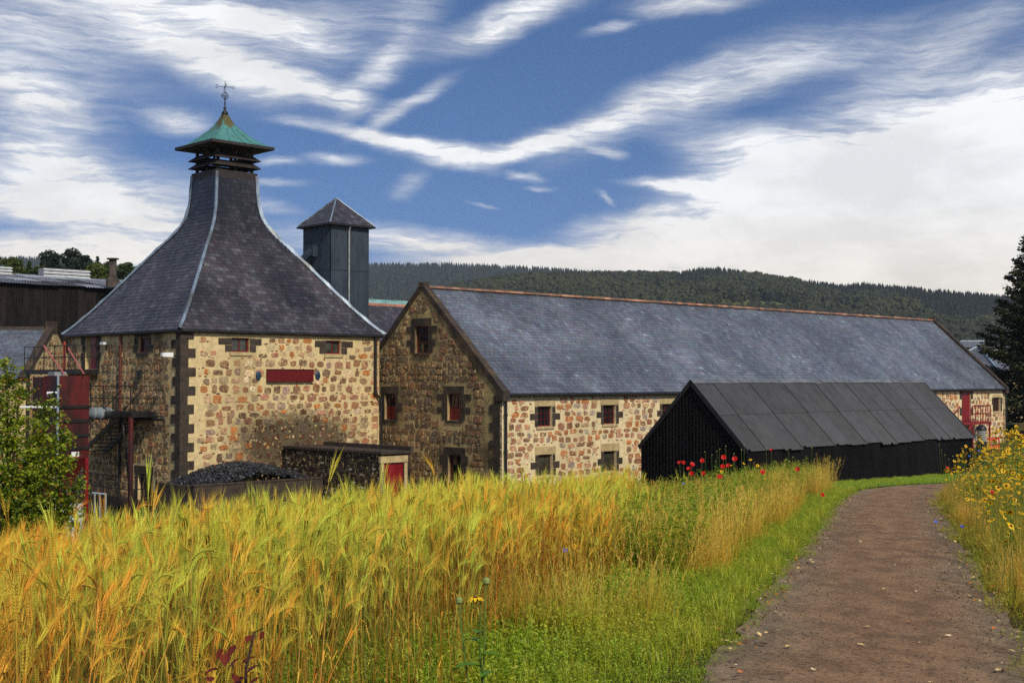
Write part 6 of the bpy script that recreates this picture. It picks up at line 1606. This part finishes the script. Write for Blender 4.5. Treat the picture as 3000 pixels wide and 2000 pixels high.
def bush():
    D = 24.0; b0 = gp(at(40, 1400, D).x, D)
    t = thing('leafy_bush', 'yellow green leafy bush standing left in front of the red hopper', 'bush', b0)
    r = random.Random(8); tr = MB(); tips = []
    topz = at(60, 1030, D).z
    targets = [(20, 1040, 24), (60, 1130, 24), (150, 1160, 23.7), (190, 1250, 23.6), (110, 1240, 23.6), (30, 1230, 24.2), (200, 1340, 23.8), (130, 1350, 23.5), (40, 1360, 23.6), (160, 1440, 23.6), (70, 1450, 23.4), (10, 1480, 23.8), (200, 1450, 24.2), (-60, 1200, 24.3), (-90, 1350, 24), (-60, 1480, 24), (120, 1530, 23.8), (30, 1550, 23.6), (225, 1400, 24), (90, 1290, 24.6), (-20, 1130, 24.6), (-40, 1290, 23.4), (60, 1530, 23.2), (185, 1520, 23.6), (150, 1290, 24.4), (80, 1380, 24.4)]
    base = b0
    for px, py, d in targets:
        e_ = at(px, py, d); k = Vector((b0.x+(e_.x-b0.x)*.3, b0.y+(e_.y-b0.y)*.4, b0.z+(e_.z-b0.z)*.45)); m_ = (k+e_)/2+Vector((r.uniform(-.15, .15), r.uniform(-.15, .15), .12))
        tr.tube([b0, k, m_, e_], [.07, .04, .022, .008], 5)
        tips.append((k, m_, e_))
    tr.build('trunk', MT['bark'], t, True)
    P = []; PT = []
    for k, m_, e_ in tips:
        for _ in range(80):
            s_ = r.uniform(.15, 1); q = m_.lerp(e_, s_) if r.random() < .75 else k.lerp(m_, s_)
            d = Vector((r.gauss(0, 1), r.gauss(0, 1), r.gauss(0, .55))); L = r.uniform(.15, .48); twig = q+d.normalized()*L
            for _ in range(15):
                u_ = r.random(); P.append(tuple(q.lerp(twig, u_)+Vector((r.gauss(0, .035), r.gauss(0, .035), r.gauss(0, .03)-.03*u_))))
            if r.random() < .25: PT.append(tuple(twig))
    V_, Fq = leaf_mesh('leaves', np.array(P), .066, None, .5, .7); c = V_.mean(0)
    o = bpy.data.objects.new('leaves', np_mesh('leaves', V_-c, Fq, MT['bush_leaf'])); link(o, t, c)
    V_, Fq = leaf_mesh('tips', np.repeat(np.array(PT), 4, 0)+rng.normal(0, .02, (4*len(PT), 3)), .05, None); c = V_.mean(0)
    o = bpy.data.objects.new('reddish_shoots', np_mesh('reddish_shoots', V_-c, Fq, MT['bush_tip'])); link(o, t, c)
bush()
MT['conifer'] = leafmat('conifer', lin((26, 34, 18)), lin((62, 66, 28)), .15, .6, .5)
MT['conifer_far'] = leafmat('conifer_far', lin((26, 40, 30)), lin((44, 58, 38)), .1, .7, .4)
def conifer():
    D = 94.0; cx = at(3050, 1000, D).x; zb = float(gz(cx, D)); zt = at(3000, 640, D).z; H = zt-zb
    t = thing('conifer_tree', 'tall dark conifer at the far end of the barn', 'tree', (cx, D, zb))
    tr = MB(); tr.tube([(cx, D, zb-.2), (cx, D, zb+H*.5), (cx, D, zt-.5)], [.42, .28, .03], 9); r = random.Random(4); P = []
    for i in range(190):
        f = (i/190)**.9; z = zb+1.4+(H-1.6)*f; Rr = (1-f)**.8*5.7*r.uniform(.72, 1.12)+.25; a = i*2.399+r.uniform(-.3, .3); d = Vector((math.cos(a), math.sin(a), 0))
        p0 = Vector((cx, D, z)); p1 = p0+d*Rr*.6-UZ*.10*Rr; p2 = p0+d*Rr+UZ*(.05*Rr)
        tr.tube([p0, p1, p2], [.06, .035, .01], 4)
        n = int(36+Rr*74)
        for _ in range(n):
            s_ = r.uniform(.12, 1)**.7; q = p0.lerp(p1, s_/.6) if s_ < .6 else p1.lerp(p2, (s_-.6)/.4)
            w_ = .18+.55*(1-abs(s_-.55))*min(1, Rr/3); sd = Vector((-d.y, d.x, 0))
            P.append(tuple(q+sd*r.gauss(0, w_*.55)+d*r.gauss(0, .12)+UZ*(r.gauss(0, .10)-.10*r.random())))
    tr.build('trunk', MT['bark'], t, True)
    V_, Fq = leaf_mesh('needles', np.array(P), .30, None, .35, .42); c = V_.mean(0)
    o = bpy.data.objects.new('crown', np_mesh('crown', V_-c, Fq, MT['conifer'])); link(o, t, c)
conifer()
MT['far_leaf'] = leafmat('far_leaf', lin((48, 64, 22)), lin((86, 98, 32)), .2, .6, .12)
MT['far_leaf2'] = leafmat('far_leaf2', lin((40, 58, 26)), lin((70, 88, 34)), .2, .6, .12)
MT['far_pine'] = leafmat('far_pine', lin((30, 44, 34)), lin((48, 62, 44)), .12, .6, .12)
def far_tree(name, label, px, pyt, pyb, D, wpx, kind, m, group=None):
    top = at(px, pyt, D); k = D/F; H = (pyb-pyt)*k; base = Vector((top.x, D, top.z-H)); Wd = wpx*k/2
    t = thing(name, label, 'tree', (base.x, base.y, base.z), group); r = random.Random(int(px)); tr = MB(); P = []
    gzv = float(gz(base.x, D)); tr.tube([(base.x, D, min(gzv, base.z)), (base.x, D, base.z+H*.5), (base.x, D, top.z-H*.08)], [H*.03, H*.02, H*.006], 6)
    cl = []
    if kind == 'round':
        for _ in range(24):
            a = r.uniform(0, 6.28); h = r.uniform(.02, .92); rad = Wd*math.sqrt(max(.05, 1-(2*(h-.42))**2*.8))*r.uniform(.25, .78); cl.append((base+Vector((math.cos(a)*rad, math.sin(a)*rad, H*h)), Wd*r.uniform(.34, .52)))
        cl.append((base+UZ*H*.9, Wd*.3))
    elif kind == 'cone':
        for i in range(18): h = i/18; a = i*2.4; rad = Wd*(1-h)*.62; cl.append((base+Vector((math.cos(a)*rad, math.sin(a)*rad, H*h)), Wd*(.16+.34*(1-h))))
    else:
        for i in range(24): h = .10+.86*i/24+r.uniform(-.04, .04); a = i*2.4; rad = Wd*r.uniform(.2, .95)*(1.1-h*.75); cl.append((base+Vector((math.cos(a)*rad, math.sin(a)*rad, H*h)), Wd*r.uniform(.30, .46)))
    for c, rr in cl:
        if kind != 'cone': tr.tube([(base.x, D, base.z+max(0, (c.z-base.z)*.6)), c], [H*.012, H*.004], 4)
        n = 300
        g_ = rng.normal(size=(n, 3)); g_ /= np.linalg.norm(g_, axis=1)[:, None]; g_ *= (rng.uniform(.25, 1, n)**.4)[:, None]*rr
        g_[:, 2] *= .62 if kind != 'cone' else .5
        P.append(np.array(c)+g_)
    tr.build('trunk', MT['bark'], t, True); P = np.concatenate(P)
    V_, Fq = leaf_mesh('crown', P, max(.32, Wd*.12), None, .6, .7); c = V_.mean(0); o = bpy.data.objects.new('crown', np_mesh('crown', V_-c, Fq, m)); link(o, t, c)
G_ = 'trees behind the black warehouse'
for a in ((-15, 748, 850, 190, 60, 'round', 'far_leaf', 'round green tree at the left picture edge behind the warehouse'), (40, 752, 850, 175, 84, 'round', 'far_leaf', 'broad olive green tree behind the first roof ventilator'),
          (86, 764, 840, 170, 34, 'cone', 'far_leaf2', 'narrow green tree standing in the gap beside the olive tree'), (148, 741, 850, 200, 104, 'pine', 'far_pine', 'broad dark pine above the long roof ventilator'),
          (212, 729, 850, 205, 92, 'pine', 'far_pine', 'tallest dark cedar-like tree behind the warehouse'), (252, 748, 850, 200, 84, 'pine', 'far_pine', 'dark bushy pine right of the tallest tree'),
          (286, 748, 850, 210, 30, 'cone', 'far_pine', 'small pointed spruce left of the flue'), (286, 770, 850, 150, 92, 'round', 'far_leaf', 'bright green rounded tree in front of the pointed spruce'),
          (328, 764, 850, 190, 72, 'round', 'far_leaf2', 'dark green tree behind the warehouse flue'), (376, 768, 850, 180, 84, 'round', 'far_leaf2', 'green tree just left of the kiln roof'), (108, 782, 850, 160, 64, 'round', 'far_leaf', 'low green tree between the two roof ventilators')):
    far_tree('green_tree' if a[5] == 'round' else 'pine_tree', a[7], a[0], a[1], a[2], a[3], a[4], a[5], MT[a[6]], G_)

# ---------------------------------------------------------------- wooded hills
def hill(name, prof, D1, D0, zb, m, treeh):
    px = np.array([p[0] for p in prof], float); py = np.array([p[1] for p in prof], float)
    cols = np.arange(px[0], px[-1]+1, 40.); rows = 26; V_ = []
    for cpx in cols:
        zr = (1114-np.interp(cpx, px, py))/F*D1-treeh
        for j in range(rows+1):
            t = j/rows; D = D0+(D1-D0)*t; z = zb+(zr-zb)*sstep(t)**.9
            V_.append(((cpx-1500)/F*D, D, z))
        V_.append(((cpx-1500)/F*D1*1.25, D1*1.3, zb))
    n = rows+2; Fq = [(i*n+j, i*n+j+1, (i+1)*n+j+1, (i+1)*n+j) for i in range(len(cols)-1) for j in range(rows+1)]
    o = bpy.data.objects.new(name, np_mesh(name, np.array(V_), np.array(Fq), m)); link(o, None, (0, 0, 0)); tag(o, kind='structure')
    def surf(cpx, t): zr = (1114-np.interp(cpx, px, py))/F*D1-treeh; D = D0+(D1-D0)*t; return (cpx-1500)/F*D, D, zb+(zr-zb)*sstep(t)**.9
    return surf
MT['hill_grass'] = pmat('hill_grass', lin((96, 104, 40)), .95, .3, .02, 0, col2=lin((78, 88, 34)), c2scale=.01)
MT['hill_floor'] = pmat('hill_floor', lin((40, 48, 26)), .95, .3, .02, 0)
back = hill('hill_back', [(-2600, 800), (-1200, 790), (-300, 775), (60, 758), (250, 770), (420, 792), (700, 790), (1080, 779), (1300, 777), (1500, 784), (1700, 797), (1900, 808), (2100, 822), (2400, 850), (3000, 900), (4600, 960), (5600, 980)], 2700, 1500, -20, MT['hill_floor'], 14)
front = hill('hill_front', [(900, 985), (1080, 930), (1250, 872), (1340, 842), (1466, 822), (1574, 813), (1700, 812), (1900, 810), (1993, 812), (2031, 801), (2110, 798), (2274, 822), (2475, 848), (2531, 841), (2648, 852), (2915, 876), (3300, 905), (4200, 950), (5600, 990)], 1500, 620, -9, MT['hill_grass'], 11)
def spruce(seed):
    r = random.Random(seed); mb = MB(); n = 6
    for j in range(5):
        z0 = .10+.17*j; z1 = z0+.30; rad = .21*(1-j/5.6)
        vs_ = [(math.cos(6.28*k/(2*n))*rad*(1 if k % 2 else .62)*r.uniform(.8, 1.2), math.sin(6.28*k/(2*n))*rad*(1 if k % 2 else .62)*r.uniform(.8, 1.2), z0+r.uniform(-.03, .03)) for k in range(2*n)]+[(0, 0, min(1, z1))]
        mb.add(vs_, [(k, (k+1) % (2*n), 2*n) for k in range(2*n)], (.5, .5, r.random()))
    return mb
def broad(seed):
    r = random.Random(seed); mb = MB()
    for _ in range(26):
        a = r.uniform(0, 6.28); h = r.uniform(.2, .9); rad = .36*math.sqrt(max(.02, 1-(2*(h-.5))**2))*r.uniform(.3, 1); c = Vector((math.cos(a)*rad, math.sin(a)*rad, h)); q = r.uniform(.10, .17)
        A = np.linalg.qr(np.random.default_rng(seed*50+_).normal(size=(3, 3)))[0]; oct_ = np.array([(1, 0, 0), (-1, 0, 0), (0, 1, 0), (0, -1, 0), (0, 0, 1), (0, 0, -1)])*q @ A.T
        mb.add([tuple(np.array(c)+p) for p in oct_], [(0, 2, 4), (2, 1, 4), (1, 3, 4), (3, 0, 4), (2, 0, 5), (1, 2, 5), (3, 1, 5), (0, 3, 5)], (.5, .5, r.random()))
    return mb
MT['spruce'] = plantmat('spruce', (lin((16, 25, 20)),)*2, (lin((30, 40, 28)),)*2, .05, .8)
MT['broad'] = plantmat('broad', (lin((30, 34, 18)),)*2, (lin((58, 62, 27)),)*2, .1, .8)
C_spr = proto_collection('spruces', [spruce(i).mesh('spruce', MT['spruce']) for i in range(6)]); C_brd = proto_collection('broadleaf', [broad(i).mesh('broadleaf', MT['broad']) for i in range(8)])
def wood(name, surf, px0, px1, t0, t1, n, coll, k, h0, h1, label, skip=None, want=None):
    cpx = rng.uniform(px0, px1, n); t = rng.uniform(t0, t1, n); x, y, z = surf(cpx, t); ok = np.ones(n, bool)
    if want is not None: ok &= want(cpx, t)
    if skip is not None: ok &= ~skip(cpx, 1114-z/y*F)
    x, y, z = x[ok], y[ok], z[ok]; n = len(x)
    scatter(name, np.stack([x, y, z-.5], 1), np.stack([np.zeros(n), np.zeros(n), rng.uniform(0, 6.28, n)], 1), rng.uniform(h0, h1, n), rng.integers(0, k, n), np.clip(.5+.6*vnoise(x, y, .006, 3)+rng.normal(0, .18, n), 0, 1), coll, label, 'wood')
def clear(cpx, py):                               # two pastures on the hillside
    e1 = ((cpx-2210)/135)**2+((py-903)/16)**2 < 1; e2 = (cpx > 2090) & (cpx < 2520) & (py > 906) & (py < 925)
    return e1 | e2
mixl = lambda lo: (lambda c, t: t > lo+.10*np.sin(c*.006)+.10*np.sin(c*.017+1))
wood('conifer_wood', back, -300, 2200, .25, 1.0, 11000, C_spr, 6, 13, 19, 'hazy spruce plantation on the far hill')
wood('conifer_wood', front, 1150, 3500, .50, 1.0, 9000, C_spr, 6, 10, 15, 'dark spruce wood along the crest of the nearer hill', clear, lambda c, t: (t > .70+.10*np.sin(c*.006)+.06*np.sin(c*.017+1)-.12*sstep((c-2250)/300)) & ((c > 1950) | (rng.random(len(c)) < .25)))
wood('broadleaf_wood', front, 1000, 3500, .0, .98, 15000, C_brd, 8, 9, 15, 'olive green broadleaf wood on the lower slope of the nearer hill', clear, lambda c, t: (t < .74+.10*np.sin(c*.006)+.06*np.sin(c*.017+1)-.12*sstep((c-2250)/300)) | (c < 1980))
# valley trees in front of the hill foot at the right
for i, a in enumerate(((2745, 985, 1120, 300, 70, 'a rounded olive tree at the hill foot'),)):
    pass

# ---------------------------------------------------------------- air
hz = MB(); hz.wbox(-4200, 5200, -200, 3700, -30, 285); ho = hz.build('haze', None); tag(ho, 'thin even haze over the valley', 'haze', kind='stuff')
hm = bpy.data.materials.new('haze_air'); hm.use_nodes = True; t = NT(hm.node_tree)
t.n('ShaderNodeOutputMaterial', {'Volume': t.n('ShaderNodeVolumePrincipled', {'Color': (.80, .90, 1.0), 'Density': .00009, 'Anisotropy': .2})})
ho.data.materials.append(hm)
